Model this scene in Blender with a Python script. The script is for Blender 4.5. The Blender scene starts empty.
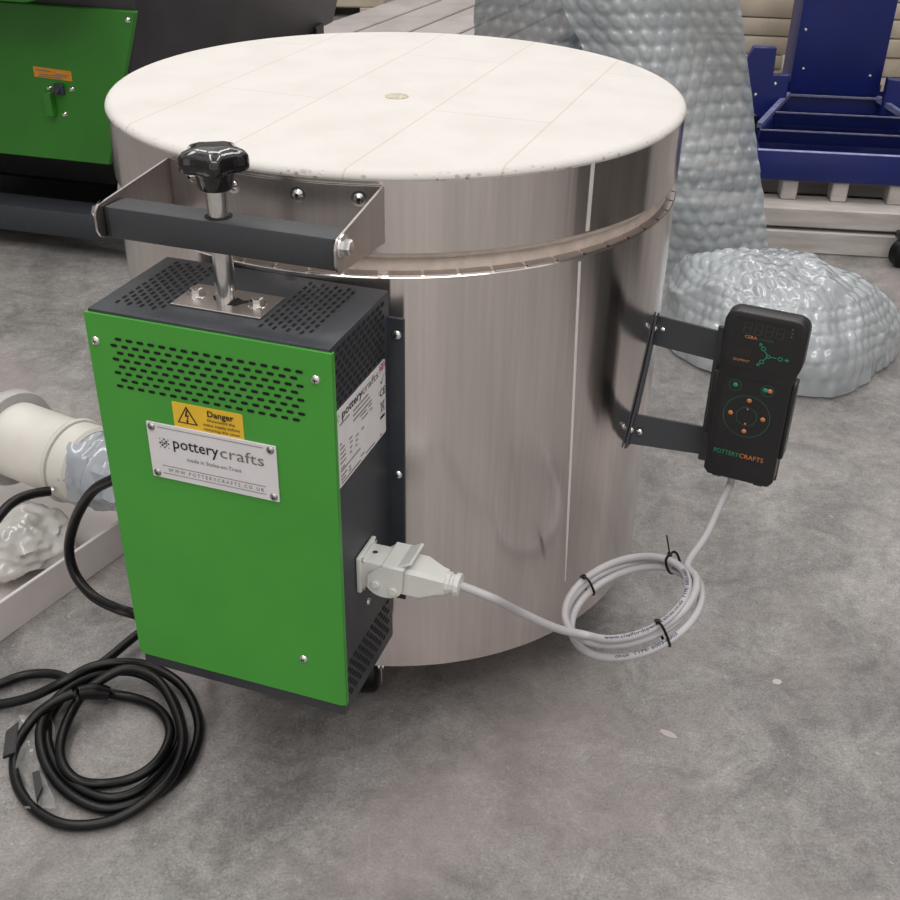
import bpy, bmesh, math, random
from mathutils import Matrix, Vector, noise
random.seed(7)
PI = math.pi
sc = bpy.context.scene
COL = sc.collection
V = Vector

# ---------------------------------------------------------------- camera
F_PX, CAM_D, CAM_H, YAW, PIT, ROL = 1105.741, 1.199653, 0.905422, 0.051505, 0.544372, 0.019902
FW = V((math.sin(YAW)*math.cos(PIT), math.cos(YAW)*math.cos(PIT), -math.sin(PIT)))
RT0 = FW.cross(V((0, 0, 1))).normalized(); UP0 = RT0.cross(FW)
RT = math.cos(ROL)*RT0 + math.sin(ROL)*UP0
UP = -math.sin(ROL)*RT0 + math.cos(ROL)*UP0
CP = V((0, -CAM_D, CAM_H))
cam = bpy.data.cameras.new('camera'); co = bpy.data.objects.new('camera', cam); COL.objects.link(co)
M = Matrix((RT, UP, -FW)).transposed().to_4x4(); M.translation = CP
co.matrix_world = M
cam.sensor_width = 36; cam.lens = F_PX/900*36; cam.clip_start = .02; cam.clip_end = 60
sc.camera = co

def at(x, y, n, d):
    """the point of the plane n.X = d that the photo shows at pixel (x, y)"""
    r = RT*((x-450)/F_PX) - UP*((y-450)/F_PX) + FW
    n = V(n)
    return CP + r*((d - CP.dot(n))/r.dot(n))
def atz(x, y, z): return at(x, y, (0, 0, 1), z)

# ---------------------------------------------------------------- materials
def nod(nt, typ, **kw):
    n = nt.nodes.new(typ)
    for k, v in kw.items(): setattr(n, k, v)
    return n
def mat(name, col, rough=.5, metal=0., var=.08, scale=30., bump=0., bscale=200., coat=0., spec=.5, stretch=None, alpha=1., trans=0., emit=None):
    m = bpy.data.materials.new(name); m.use_nodes = True
    nt = m.node_tree; b = nt.nodes['Principled BSDF']; L = nt.links.new
    tc = nod(nt, 'ShaderNodeTexCoord'); src = tc.outputs['Object']
    if stretch:
        mp = nod(nt, 'ShaderNodeMapping'); mp.inputs['Scale'].default_value = stretch; L(src, mp.inputs[0]); src = mp.outputs[0]
    nz = nod(nt, 'ShaderNodeTexNoise'); nz.inputs['Scale'].default_value = scale; nz.inputs['Detail'].default_value = 5
    L(src, nz.inputs['Vector'])
    cr = nod(nt, 'ShaderNodeValToRGB'); e = cr.color_ramp.elements
    e[0].position, e[1].position = .3, .7
    e[0].color = (*[c*(1-var) for c in col], 1); e[1].color = (*[min(1, c*(1+var)) for c in col], 1)
    L(nz.outputs['Fac'], cr.inputs[0]); L(cr.outputs[0], b.inputs['Base Color'])
    b.inputs['Roughness'].default_value = rough; b.inputs['Metallic'].default_value = metal
    b.inputs['Coat Weight'].default_value = coat; b.inputs['Specular IOR Level'].default_value = spec
    b.inputs['Alpha'].default_value = alpha; b.inputs['Transmission Weight'].default_value = trans
    if emit: b.inputs['Emission Color'].default_value = (*emit, 1); b.inputs['Emission Strength'].default_value = .25
    if bump:
        n2 = nod(nt, 'ShaderNodeTexNoise'); n2.inputs['Scale'].default_value = bscale; n2.inputs['Detail'].default_value = 3
        L(src, n2.inputs['Vector'])
        bp = nod(nt, 'ShaderNodeBump'); bp.inputs['Strength'].default_value = bump; bp.inputs['Distance'].default_value = .002
        L(n2.outputs['Fac'], bp.inputs['Height']); L(bp.outputs[0], b.inputs['Normal'])
    return m

def steel_mat(name, col, rough, aniso, bump):
    m = bpy.data.materials.new(name); m.use_nodes = True
    nt = m.node_tree; b = nt.nodes['Principled BSDF']; L = nt.links.new
    tc = nod(nt, 'ShaderNodeTexCoord')
    mp = nod(nt, 'ShaderNodeMapping'); mp.inputs['Scale'].default_value = (1, 1, .03); L(tc.outputs['Object'], mp.inputs[0])
    nz = nod(nt, 'ShaderNodeTexNoise'); nz.inputs['Scale'].default_value = 14; nz.inputs['Detail'].default_value = 4
    L(mp.outputs[0], nz.inputs['Vector'])
    fine = nod(nt, 'ShaderNodeTexNoise'); fine.inputs['Scale'].default_value = 260; fine.inputs['Detail'].default_value = 3
    L(mp.outputs[0], fine.inputs['Vector'])
    mx = nod(nt, 'ShaderNodeMath', operation='MULTIPLY_ADD'); mx.inputs[1].default_value = .4
    L(fine.outputs['Fac'], mx.inputs[0]); L(nz.outputs['Fac'], mx.inputs[2])
    cr = nod(nt, 'ShaderNodeValToRGB'); e = cr.color_ramp.elements
    e[0].position, e[1].position = .45, .95
    e[0].color = (*[c*.82 for c in col], 1); e[1].color = (*[min(1, c*1.12) for c in col], 1)  # vertical streaks in the colour imitate reflected bands
    L(mx.outputs[0], cr.inputs[0]); L(cr.outputs[0], b.inputs['Base Color'])
    b.inputs['Metallic'].default_value = 1; b.inputs['Roughness'].default_value = rough
    if aniso:
        b.inputs['Anisotropic'].default_value = aniso
        tg = nod(nt, 'ShaderNodeTangent', direction_type='RADIAL', axis='Z'); L(tg.outputs[0], b.inputs['Tangent'])
    bp = nod(nt, 'ShaderNodeBump'); bp.inputs['Strength'].default_value = bump; bp.inputs['Distance'].default_value = .004
    L(nz.outputs['Fac'], bp.inputs['Height']); L(bp.outputs[0], b.inputs['Normal'])
    return m

STEEL = steel_mat('brushed_steel', (.77, .715, .69), .20, .85, .42)
for _n in STEEL.node_tree.nodes:
    if _n.type == 'BSDF_PRINCIPLED': _n.inputs['Anisotropic Rotation'].default_value = .25
STEEL2 = steel_mat('bracket_steel', (.56, .52, .50), .3, 0, .1)
CHROME = mat('bright_zinc', (.8, .79, .77), .16, 1, .08, 80)
GREEN = mat('green_paint', (.056, .325, .036), .42, 0, .05, 12, .03, 500)
GREEN2 = mat('green_machine_paint', (.030, .185, .018), .4, 0, .12, 6)
GREY = mat('anthracite_paint', (.036, .041, .050), .42, 0, .1, 60, .12, 900)
GREYL = mat('textured_anthracite_paint', (.040, .043, .050), .48, 0, .15, 900, .25, 1200)
BLACK = mat('black_plastic', (.012, .012, .013), .35, 0, .2, 60)
GLOSSB = mat('gloss_black_plastic', (.006, .006, .007), .12, 0, .1, 40, coat=.6)
SCREWM = mat('dull_zinc', (.42, .40, .39), .3, 1, .1, 80)
HOLE = mat('dark_opening', (.004, .004, .004), .9, 0, .1, 50)
RUBBER = mat('black_rubber_cable', (.0035, .0035, .004), .33, 0, .2, 120, spec=.3)
WHITEPL = mat('pale_grey_plastic', (.62, .63, .60), .42, 0, .04, 40)
CABLEG = mat('pale_grey_cable', (.45, .44, .455), .5, 0, .05, 60)
PLATEW = mat('white_plate', (.72, .71, .73), .35, 0, .03, 40)
LABELW = mat('white_label', (.74, .72, .73), .5, 0, .03, 60)
YELLOW = mat('yellow_label', (.80, .50, .03), .5, 0, .05, 60)
ORANGE = mat('orange_label', (.62, .25, .02), .5, 0, .12, 90)
INK = mat('black_ink', (.012, .012, .015), .6)
INKG = mat('grey_ink', (.16, .14, .13), .6)
INKN = mat('navy_ink', (.05, .06, .12), .6)
INKR = mat('pink_red_ink', (.60, .18, .25), .6)
INKB = mat('blue_ink', (.20, .20, .36), .6)
PGREEN = mat('green_print', (.01, .26, .13), .5)
PORANGE = mat('copper_print', (.55, .20, .07), .4)
PDIM = mat('dim_display', (.035, .03, .03), .4)
PLINE = mat('dim_green_line', (.02, .11, .065), .5)
BRICK = mat('pinkish_insulating_brick', (.62, .53, .47), .9, 0, .12, 70, .4, 250)
BLUE = mat('blue_paint', (.007, .016, .135), .38, 0, .12, 10, .05, 400)
BLUEL = mat('blue_edge_highlight', (.30, .32, .55), .45, 0, .2, 60)  # pale colour paints the highlights on the blue edges
TIMBER = mat('pale_timber', (.50, .465, .44), .75, 0, .2, 8, .3, 60, stretch=(1, 6, 6))
TIMBER2 = mat('pinkish_timber', (.42, .385, .375), .75, 0, .15, 6, .3, 50)
CREAM = mat('cream_slab', (.52, .46, .375), .85, 0, .15, 12, .4, 60)
CARD = mat('pale_pinkish_card', (.64, .60, .585), .7, 0, .05, 25, .1, 150)
PVC = mat('cream_pipe', (.66, .645, .60), .4, 0, .05, 20)
DARKM = mat('dark_machine_paint', (.032, .032, .036), .42, 0, .3, 9, .1, 200)

def slab_mat():
    m = bpy.data.materials.new('white_refractory'); m.use_nodes = True
    nt = m.node_tree; b = nt.nodes['Principled BSDF']; L = nt.links.new
    tc = nod(nt, 'ShaderNodeTexCoord')
    sx = nod(nt, 'ShaderNodeSeparateXYZ'); L(tc.outputs['Object'], sx.inputs[0])
    def lin(a, bb, c):
        m1 = nod(nt, 'ShaderNodeMath', operation='MULTIPLY_ADD'); m1.inputs[1].default_value = a; m1.inputs[2].default_value = c
        L(sx.outputs['X'], m1.inputs[0])
        m2 = nod(nt, 'ShaderNodeMath', operation='MULTIPLY_ADD'); m2.inputs[1].default_value = bb
        L(sx.outputs['Y'], m2.inputs[0]); L(m1.outputs[0], m2.inputs[2]); return m2.outputs[0]
    cx = nod(nt, 'ShaderNodeCombineXYZ'); L(lin(.375, .927, 5.14), cx.inputs[0]); L(lin(-.927, .375, 1.2 + .0677), cx.inputs[1])
    br = nod(nt, 'ShaderNodeTexBrick'); br.inputs['Scale'].default_value = 1
    br.inputs['Mortar Size'].default_value = .0009; br.inputs['Mortar Smooth'].default_value = .3
    br.inputs['Brick Width'].default_value = .46; br.inputs['Row Height'].default_value = .12
    L(cx.outputs[0], br.inputs['Vector'])
    nz = nod(nt, 'ShaderNodeTexNoise'); nz.inputs['Scale'].default_value = 16; nz.inputs['Detail'].default_value = 6; L(tc.outputs['Object'], nz.inputs['Vector'])
    cr = nod(nt, 'ShaderNodeValToRGB'); e = cr.color_ramp.elements; e[0].position, e[1].position = .3, .6
    e[0].color = (.60, .578, .552, 1); e[1].color = (.635, .617, .595, 1); L(nz.outputs['Fac'], cr.inputs[0])
    vo = nod(nt, 'ShaderNodeTexVoronoi'); vo.inputs['Scale'].default_value = 170; L(tc.outputs['Object'], vo.inputs['Vector'])
    n3 = nod(nt, 'ShaderNodeTexNoise'); n3.inputs['Scale'].default_value = 45; L(tc.outputs['Object'], n3.inputs['Vector'])
    ad = nod(nt, 'ShaderNodeMath', operation='SUBTRACT'); L(n3.outputs['Fac'], ad.inputs[0]); L(vo.outputs['Distance'], ad.inputs[1])
    pr = nod(nt, 'ShaderNodeValToRGB'); pr.color_ramp.elements[0].position = .20; pr.color_ramp.elements[1].position = .38; L(ad.outputs[0], pr.inputs[0])
    # pits are more open on the rounded rim, low down
    mz = nod(nt, 'ShaderNodeMapRange'); mz.inputs['From Min'].default_value = .6280; mz.inputs['From Max'].default_value = .621
    L(sx.outputs['Z'], mz.inputs['Value'])
    mz.inputs['To Min'].default_value = .05
    pm = nod(nt, 'ShaderNodeMath', operation='MULTIPLY'); L(pr.outputs[0], pm.inputs[0]); L(mz.outputs[0], pm.inputs[1])
    mx = nod(nt, 'ShaderNodeMix', data_type='RGBA'); mx.inputs[7].default_value = (.40, .35, .31, 1)
    L(pm.outputs[0], mx.inputs[0]); L(cr.outputs[0], mx.inputs[6])
    mo = nod(nt, 'ShaderNodeMath', operation='MULTIPLY'); mo.inputs[1].default_value = .42; L(br.outputs['Fac'], mo.inputs[0])
    mx2 = nod(nt, 'ShaderNodeMix', data_type='RGBA'); mx2.inputs[7].default_value = (.38, .33, .28, 1)
    L(mo.outputs[0], mx2.inputs[0]); L(mx.outputs[2], mx2.inputs[6]); L(mx2.outputs[2], b.inputs['Base Color'])
    b.inputs['Roughness'].default_value = .85; b.inputs['Specular IOR Level'].default_value = .2
    bp = nod(nt, 'ShaderNodeBump', invert=True); bp.inputs['Strength'].default_value = .5; bp.inputs['Distance'].default_value = .002
    L(pm.outputs[0], bp.inputs['Height']); L(bp.outputs[0], b.inputs['Normal'])
    return m
SLAB = slab_mat()

def floor_mat():
    m = bpy.data.materials.new('polished_concrete'); m.use_nodes = True
    nt = m.node_tree; b = nt.nodes['Principled BSDF']; L = nt.links.new
    tc = nod(nt, 'ShaderNodeTexCoord')
    def nz(s, d, dist=0, ro=.6, vec=None):
        n = nod(nt, 'ShaderNodeTexNoise'); n.inputs['Scale'].default_value = s; n.inputs['Detail'].default_value = d
        n.inputs['Distortion'].default_value = dist; n.inputs['Roughness'].default_value = ro
        L(vec or tc.outputs['Object'], n.inputs['Vector']); return n.outputs['Fac']
    def ramp(f, p0, c0, p1, c1):
        r = nod(nt, 'ShaderNodeValToRGB'); e = r.color_ramp.elements; e[0].position, e[1].position = p0, p1
        e[0].color = (*c0, 1); e[1].color = (*c1, 1); L(f, r.inputs[0]); return r.outputs[0]
    def mix(f, a, c, typ='MIX', fac=None):
        x = nod(nt, 'ShaderNodeMix', data_type='RGBA', blend_type=typ)
        if fac is None: L(f, x.inputs[0])
        else: x.inputs[0].default_value = fac
        if isinstance(a, tuple): x.inputs[6].default_value = (*a, 1)
        else: L(a, x.inputs[6])
        if isinstance(c, tuple): x.inputs[7].default_value = (*c, 1)
        else: L(c, x.inputs[7])
        return x.outputs[2]
    base = ramp(nz(2.2, 9, 1.4, .62), .34, (.158, .152, .147), .68, (.288, .278, .269))
    base = mix(None, base, ramp(nz(11, 8, 1.2, .7), .34, (.35, .35, .35), .68, (.68, .68, .68)), 'OVERLAY', .9)
    base = mix(None, base, ramp(nz(70, 5, .3, .75), .33, (.30, .30, .30), .67, (.72, .72, .72)), 'OVERLAY', .45)
    base = mix(None, base, ramp(nz(330, 3, .2, .75), .33, (.32, .32, .32), .67, (.70, .70, .70)), 'OVERLAY', .8)
    pink = ramp(nz(1.9, 8, .8, .7), .48, (0, 0, 0), .66, (.6, .6, .6))
    base = mix(pink, base, (.335, .285, .280))
    sp = ramp(nz(95, 4, .4, .6), .64, (0, 0, 0), .72, (.5, .5, .5)); base = mix(sp, base, (.46, .44, .42))
    # long pale scratches
    mp = nod(nt, 'ShaderNodeMapping'); mp.inputs['Scale'].default_value = (30, 1.2, 1); mp.inputs['Rotation'].default_value = (0, 0, .5)
    L(tc.outputs['Object'], mp.inputs[0])
    scr = ramp(nz(3, 6, 1.5, .6, mp.outputs[0]), .66, (0, 0, 0), .74, (.22, .22, .22)); base = mix(scr, base, (.45, .43, .42))
    L(base, b.inputs['Base Color'])
    r = ramp(nz(6, 5), .3, (.40, .40, .40), .7, (.62, .62, .62)); L(r, b.inputs['Roughness'])
    bp = nod(nt, 'ShaderNodeBump'); bp.inputs['Strength'].default_value = .12; bp.inputs['Distance'].default_value = .002
    L(nz(120, 4), bp.inputs['Height']); L(bp.outputs[0], b.inputs['Normal'])
    return m
FLOOR = floor_mat()

def wrap_mat(name, col, a, rough=.3):
    """clear polythene: glossy film that lets part of the light through"""
    m = bpy.data.materials.new(name); m.use_nodes = True
    nt = m.node_tree; b = nt.nodes['Principled BSDF']; L = nt.links.new
    tc = nod(nt, 'ShaderNodeTexCoord'); nz = nod(nt, 'ShaderNodeTexNoise'); nz.inputs['Scale'].default_value = 9; nz.inputs['Detail'].default_value = 4
    L(tc.outputs['Object'], nz.inputs['Vector'])
    cr = nod(nt, 'ShaderNodeValToRGB'); e = cr.color_ramp.elements; e[0].position, e[1].position = .3, .7
    e[0].color = (*[c*.85 for c in col], 1); e[1].color = (*[c*1.15 for c in col], 1); L(nz.outputs['Fac'], cr.inputs[0]); L(cr.outputs[0], b.inputs['Base Color'])
    b.inputs['Roughness'].default_value = rough; b.inputs['Alpha'].default_value = a
    b.inputs['Coat Weight'].default_value = 1; b.inputs['Coat Roughness'].default_value = .05
    return m
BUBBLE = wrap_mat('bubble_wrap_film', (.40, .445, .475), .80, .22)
BUBBLE2 = wrap_mat('bubble_wrap_film_bundle', (.47, .51, .54), .82, .22)
FILM = wrap_mat('clear_polythene', (.34, .34, .33), .42, .2)
FILMB = wrap_mat('bluish_polythene', (.40, .44, .49), .9, .25)
FILMW = wrap_mat('white_crumpled_polythene', (.56, .55, .52), .95, .35)

# ---------------------------------------------------------------- mesh builder
ROOTM = {}
class MB:
    def __init__(self, *mats):
        self.bm = bmesh.new(); self.mats = list(mats); self.mi = 0; self.M = Matrix()
    def use(self, m):
        if m not in self.mats: self.mats.append(m)
        self.mi = self.mats.index(m); return self
    def add(self, tb, X=None):
        T = self.M @ (X if X is not None else Matrix())
        mp = {v: self.bm.verts.new(T @ v.co) for v in tb.verts}
        for f in tb.faces:
            try: g = self.bm.faces.new([mp[v] for v in f.verts]); g.material_index = self.mi; g.smooth = True
            except ValueError: pass
        tb.free(); return self
    def box(self, c, s, bev=0, seg=2, X=None):
        tb = bmesh.new(); bmesh.ops.create_cube(tb, size=1, matrix=Matrix.Diagonal((*s, 1)))
        if bev: bmesh.ops.bevel(tb, geom=tb.edges[:], offset=bev, segments=seg, profile=.5, affect='EDGES')
        return self.add(tb, (X if X is not None else Matrix()) @ Matrix.Translation(V(c)) if X is not None else Matrix.Translation(V(c)))
    def prism(self, poly, z0, z1, X=None, bev=0, seg=2):
        tb = bmesh.new()
        a = [tb.verts.new((x, y, z0)) for x, y in poly]; b = [tb.verts.new((x, y, z1)) for x, y in poly]; n = len(poly)
        tb.faces.new(a[::-1]); tb.faces.new(b)
        for i in range(n): tb.faces.new([a[i], a[(i+1) % n], b[(i+1) % n], b[i]])
        bmesh.ops.recalc_face_normals(tb, faces=tb.faces[:])
        if bev: bmesh.ops.bevel(tb, geom=tb.edges[:], offset=bev, segments=seg, profile=.5, affect='EDGES', clamp_overlap=True)
        return self.add(tb, X)
    def lathe(self, prof, n=32, X=None, closed=False):
        tb = bmesh.new(); rings = []
        for r, z in prof:
            if r < 1e-6: rings.append([tb.verts.new((0, 0, z))])
            else: rings.append([tb.verts.new((r*math.cos(2*PI*i/n), r*math.sin(2*PI*i/n), z)) for i in range(n)])
        ps = list(zip(rings, rings[1:])) + ([(rings[-1], rings[0])] if closed else [])
        for A, B in ps:
            for i in range(n):
                j = (i+1) % n
                if len(A) == 1 and len(B) == 1: continue
                if len(A) == 1: tb.faces.new([A[0], B[j], B[i]])
                elif len(B) == 1: tb.faces.new([A[i], A[j], B[0]])
                else: tb.faces.new([A[i], A[j], B[j], B[i]])
        bmesh.ops.recalc_face_normals(tb, faces=tb.faces[:])
        return self.add(tb, X)
    def cyl(self, p0, p1, r, n=24, bev=0):
        p0, p1 = V(p0), V(p1); h = (p1-p0).length
        X = Matrix.Translation(p0) @ (p1-p0).to_track_quat('Z', 'Y').to_matrix().to_4x4()
        pr = [(0, 0), (r-bev, 0), (r, bev), (r, h-bev), (r-bev, h), (0, h)] if bev else [(0, 0), (r, 0), (r, h), (0, h)]
        return self.lathe(pr, n, X)
    def tube(self, pts, r, n=10, closed=False):
        tb = bmesh.new(); rings = []; N = len(pts); pts = [V(p) for p in pts]; ref = None
        for i, p in enumerate(pts):
            t = (pts[(i+1) % N]-pts[i-1]) if closed else (pts[min(i+1, N-1)]-pts[max(i-1, 0)])
            t.normalize()
            if ref is None: ref = t.orthogonal().normalized()
            ref = (ref - t*ref.dot(t)).normalized(); q = t.cross(ref)
            rr = r(i/(N-1)) if callable(r) else r
            rings.append([tb.verts.new(p + rr*(math.cos(2*PI*k/n)*ref + math.sin(2*PI*k/n)*q)) for k in range(n)])
        for a in range(N if closed else N-1):
            A, B = rings[a], rings[(a+1) % N]
            for k in range(n): tb.faces.new([A[k], A[(k+1) % n], B[(k+1) % n], B[k]])
        if not closed: tb.faces.new(rings[0][::-1]); tb.faces.new(rings[-1])
        bmesh.ops.recalc_face_normals(tb, faces=tb.faces[:])
        return self.add(tb)
    def quad(self, pts):
        tb = bmesh.new(); tb.faces.new([tb.verts.new(p) for p in pts]); return self.add(tb)
    def grid(self, rows):
        tb = bmesh.new(); g = [[tb.verts.new(p) for p in r] for r in rows]
        for a, b in zip(g, g[1:]):
            for i in range(len(a)-1): tb.faces.new([a[i], a[i+1], b[i+1], b[i]])
        bmesh.ops.recalc_face_normals(tb, faces=tb.faces[:])
        return self.add(tb)
    def text(self, s, o, xd, yd, width=None, size=.01, bold=0, fn=None, align='LEFT'):
        cu = bpy.data.curves.new('t', 'FONT'); cu.body = s; cu.size = 1; cu.offset = bold; cu.resolution_u = 2
        ob = bpy.data.objects.new('t', cu); COL.objects.link(ob)
        dg = bpy.context.evaluated_depsgraph_get(); me = bpy.data.meshes.new_from_object(ob.evaluated_get(dg))
        bpy.data.objects.remove(ob); bpy.data.curves.remove(cu)
        xs = [v.co.x for v in me.vertices]; x0, x1 = min(xs), max(xs)
        k = size if width is None else width/(x1-x0)
        o, xd, yd = V(o), V(xd).normalized(), V(yd).normalized()
        sh = {'LEFT': x0, 'CENTER': (x0+x1)/2, 'RIGHT': x1}[align]
        tb = bmesh.new(); tb.from_mesh(me); bpy.data.meshes.remove(me)
        for v in tb.verts:
            x, y = (v.co.x-sh)*k, v.co.y*size
            v.co = fn(x, y) if fn else o + xd*x + yd*y
        return self.add(tb)
    def build(self, name, parent=None, kind=None, label=None, sharp=35, **props):
        me = bpy.data.meshes.new(name); root = parent
        while root is not None and root.parent is not None: root = root.parent
        if root is not None and root.name in ROOTM: self.bm.transform(ROOTM[root.name])
        self.bm.to_mesh(me); self.bm.free()
        for m in self.mats: me.materials.append(m)
        me.set_sharp_from_angle(angle=math.radians(sharp))
        o = bpy.data.objects.new(name, me); COL.objects.link(o)
        if parent is not None: o.parent = parent
        if kind: o['kind'] = kind
        if label: o['label'] = label
        for k, v in props.items(): o[k] = v
        return o
def thing(name, label, cat, loc=(0, 0, 0), rz=0, group=None):
    o = bpy.data.objects.new(name, None); COL.objects.link(o); o.empty_display_size = .05
    o.location = loc; o.rotation_euler = (0, 0, rz)
    ROOTM[o.name] = (Matrix.Translation(V(loc)) @ Matrix.Rotation(rz, 4, 'Z')).inverted()
    o['label'] = label; o['category'] = cat
    if group: o['group'] = group
    return o
def spline(pts, k=8, closed=False):
    pts = [V(p) for p in pts]; n = len(pts); out = []
    for i in range(n if closed else n-1):
        g = lambda j: pts[j % n] if closed else pts[max(0, min(n-1, j))]
        a, b, c, d = g(i-1), g(i), g(i+1), g(i+2)
        for q in range(k):
            t = q/k
            out.append(.5*((2*b)+(c-a)*t+(2*a-5*b+4*c-d)*t*t+(3*b-a-3*c+d)*t**3))
    if not closed: out.append(pts[-1])
    return out

# ---------------------------------------------------------------- setting
mb = MB(FLOOR); mb.quad([(-6, -5, 0), (6, -5, 0), (6, 8, 0), (-6, 8, 0)]); mb.build('floor', kind='structure')
WALL = mat('grey_cladding', (.42, .40, .39), .7, 0, .1, 2)
for nm, c, s in (('wall_back', (0, 8.05, 2), (12.2, .1, 4)), ('wall_left', (-6.05, 1.5, 2), (.1, 13, 4)), ('wall_right', (6.05, 1.5, 2), (.1, 13, 4))):
    MB(WALL).box(c, s).build(nm, kind='structure')

MB(mat('dark_reflection_panel', (.085, .080, .075), .6, 0, .6, 5, stretch=(1, 1, .05))).box((1.42, -.15, .9), (.06, 1.1, 1.8)).build('added_reflection_panel', kind='structure')  # added unseen panel; its reflection darkens the right side of the drum

# ---------------------------------------------------------------- the kiln
FL = .085; R = .30
kiln = thing('kiln', 'round brushed stainless steel kiln with white brick lid and green control box', 'kiln')
def zf(z): return z + FL
# body: steel shell
mb = MB(STEEL)
mb.lathe([(0, FL), (R-.004, FL), (R, FL+.003), (R, zf(.4495)), (R-.0015, zf(.4515)), (R-.003, zf(.4515)), (R-.003, FL+.012), (0, FL+.012)], 160)
body = mb.build('body_shell', kiln, label='brushed stainless steel drum of the kiln')
# folded tabs, one flange of metal cut into sixty tongues
mb = MB(STEEL2)
for i in range(60):
    a0 = math.radians(-2.24 + 6.08*i + .28); a1 = math.radians(-2.24 + 6.08*(i+1) - .28)
    if a1 > math.radians(-2.24+360): break
    st = 4; pts = []
    for (rr, zz) in ((R-.0003, .4512), (R-.0008, .4522), (R-.0100, .4538)):
        pts.append([V((rr*math.sin(a0+(a1-a0)*k/st), -rr*math.cos(a0+(a1-a0)*k/st), zf(zz))) for k in range(st+1)])
    mb.grid(pts)
mb.build('folded_rim', body, label='bright rim of folded steel tabs')
# brick visible in the gap
mb = MB(BRICK); mb.lathe([(.22, zf(.40)), (.2960, zf(.40)), (.2960, zf(.4515)), (.2915, zf(.4524)), (.2915, zf(.4625)), (.2905, zf(.464)), (.22, zf(.464))], 120, closed=True)
mb.build('brick_lining', body, label='pinkish cream brick lining showing in the gap')
# overlap seam
def arcstrip(mb, ang, w, z0, z1, rr, th=.0012):
    a = math.radians(ang); d = w/rr/2
    poly = []
    for k in range(5): t = a-d+2*d*k/4; poly.append(((rr+th)*math.sin(t), -(rr+th)*math.cos(t)))
    for k in range(5): t = a+d-2*d*k/4; poly.append(((rr-.001)*math.sin(t), -(rr-.001)*math.cos(t)))
    mb.prism(poly, z0, z1)
SEAM = mat('seam_highlight', (.80, .77, .74), .35, .35, .05, 90)  # pale diffuse colour paints the highlight along the seam
mb = MB(SEAM); nS = 24
for side in (0,):
    rows_ = []
    for k in range(nS+1):
        z_ = zf(.070+(.4465-.070)*k/nS); a_ = math.radians(36.6-3.4*k/nS); w_ = .0034*(.35+.65*min(1, k/6))/R/2
        rows_.append([V(((R+h_)*math.sin(a_+d_*w_), -(R+h_)*math.cos(a_+d_*w_), z_)) for d_, h_ in ((-1, .0001), (-.6, .0008), (.6, .0008), (1, .0001))])
    mb.grid(rows_)
mb.build('seam', body, label='vertical sheet seam with a painted highlight')

# lid
mb = MB(STEEL)
mb.lathe([(.285, zf(.4725)), (R, zf(.4725)), (R, zf(.5370)), (.296, zf(.5370)), (.285, zf(.5370))], 160, closed=True)
lid = mb.build('lid', kiln, label='lid with brushed steel band')
mb = MB(SEAM); arcstrip(mb, 34.4, .0034, zf(.474), zf(.5365), R, .0008); mb.build('band_seam', lid, label='vertical band seam with a painted highlight')
mb = MB(SLAB)
pr = [(0, zf(.532)), (.298, zf(.532)), (.3008, zf(.5372))]
for k in range(7):
    t = -20 + 110*k/6; pr.append((.2905+.0100*math.cos(math.radians(t)), zf(.5372)+.0062*math.sin(math.radians(t))))
pr += [(.2, zf(.5436)), (0, zf(.5436))]
mb.lathe(pr, 160); mb.build('lid_slab', lid, label='white refractory slab with rounded rim')
mb = MB(BRICK); mb.lathe([(0, zf(.466)), (.2950, zf(.466)), (.2972, zf(.4685)), (.2972, zf(.4735)), (0, zf(.4735))], 120)
mb.build('lid_underside', lid, label='cream brick underside of the lid')
PLUG = mat('speckled_plug', (.50, .46, .36), .9, 0, .3, 300)
mb = MB(PLUG); mb.lathe([(0, zf(.540)), (.0122, zf(.540)), (.0122, zf(.5441)), (.0112, zf(.5445)), (0, zf(.5445))], 32, Matrix.Translation((-.002, -.046, 0)))
mb.build('peephole_plug', lid, label='small round beige plug')

PHI = -.37188
BX = Matrix.Rotation(PHI, 4, 'Z')       # local x along the box, local -y outward
def B(u, v, z): return BX @ V((u, -v, zf(z)))
XD, ED = BX.to_3x3() @ V((1, 0, 0)), BX.to_3x3() @ V((0, -1, 0)); ZD = V((0, 0, 1))

# bracket: curved back plate and two arms, one bent sheet
mb = MB(STEEL2); mb.M = BX
def arc(rr, u0, u1, n=14): return [(u0+(u1-u0)*k/n, -math.sqrt(rr*rr-(u0+(u1-u0)*k/n)**2)) for k in range(n+1)]
bp_ = arc(.3030, -.1065, .0970) + arc(.3012, .0970, -.1065)
mb.prism(bp_, zf(.482), zf(.5320))
for s in (-1, 1):
    # arm polygon in (v, z), extruded along u
    v0 = .282; poly = [(v0, .482), (v0, .5320), (.391, .5232), (.3952, .5195), (.3965, .515), (.3965, .503), (.393, .497), (.388, .4945)]
    kk = .052 if s > 0 else 0
    X = Matrix(((kk, 0, 1, -kk*.395), (-1, 0, 0, 0), (0, 1, 0, FL), (0, 0, 0, 1)))
    u0 = (.1020 if s > 0 else -.1085) - .001
    mb.prism(poly, u0, u0+.002, X)
bracket = mb.build('lifting_bracket', lid, label='bent stainless lifting bracket')
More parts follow.
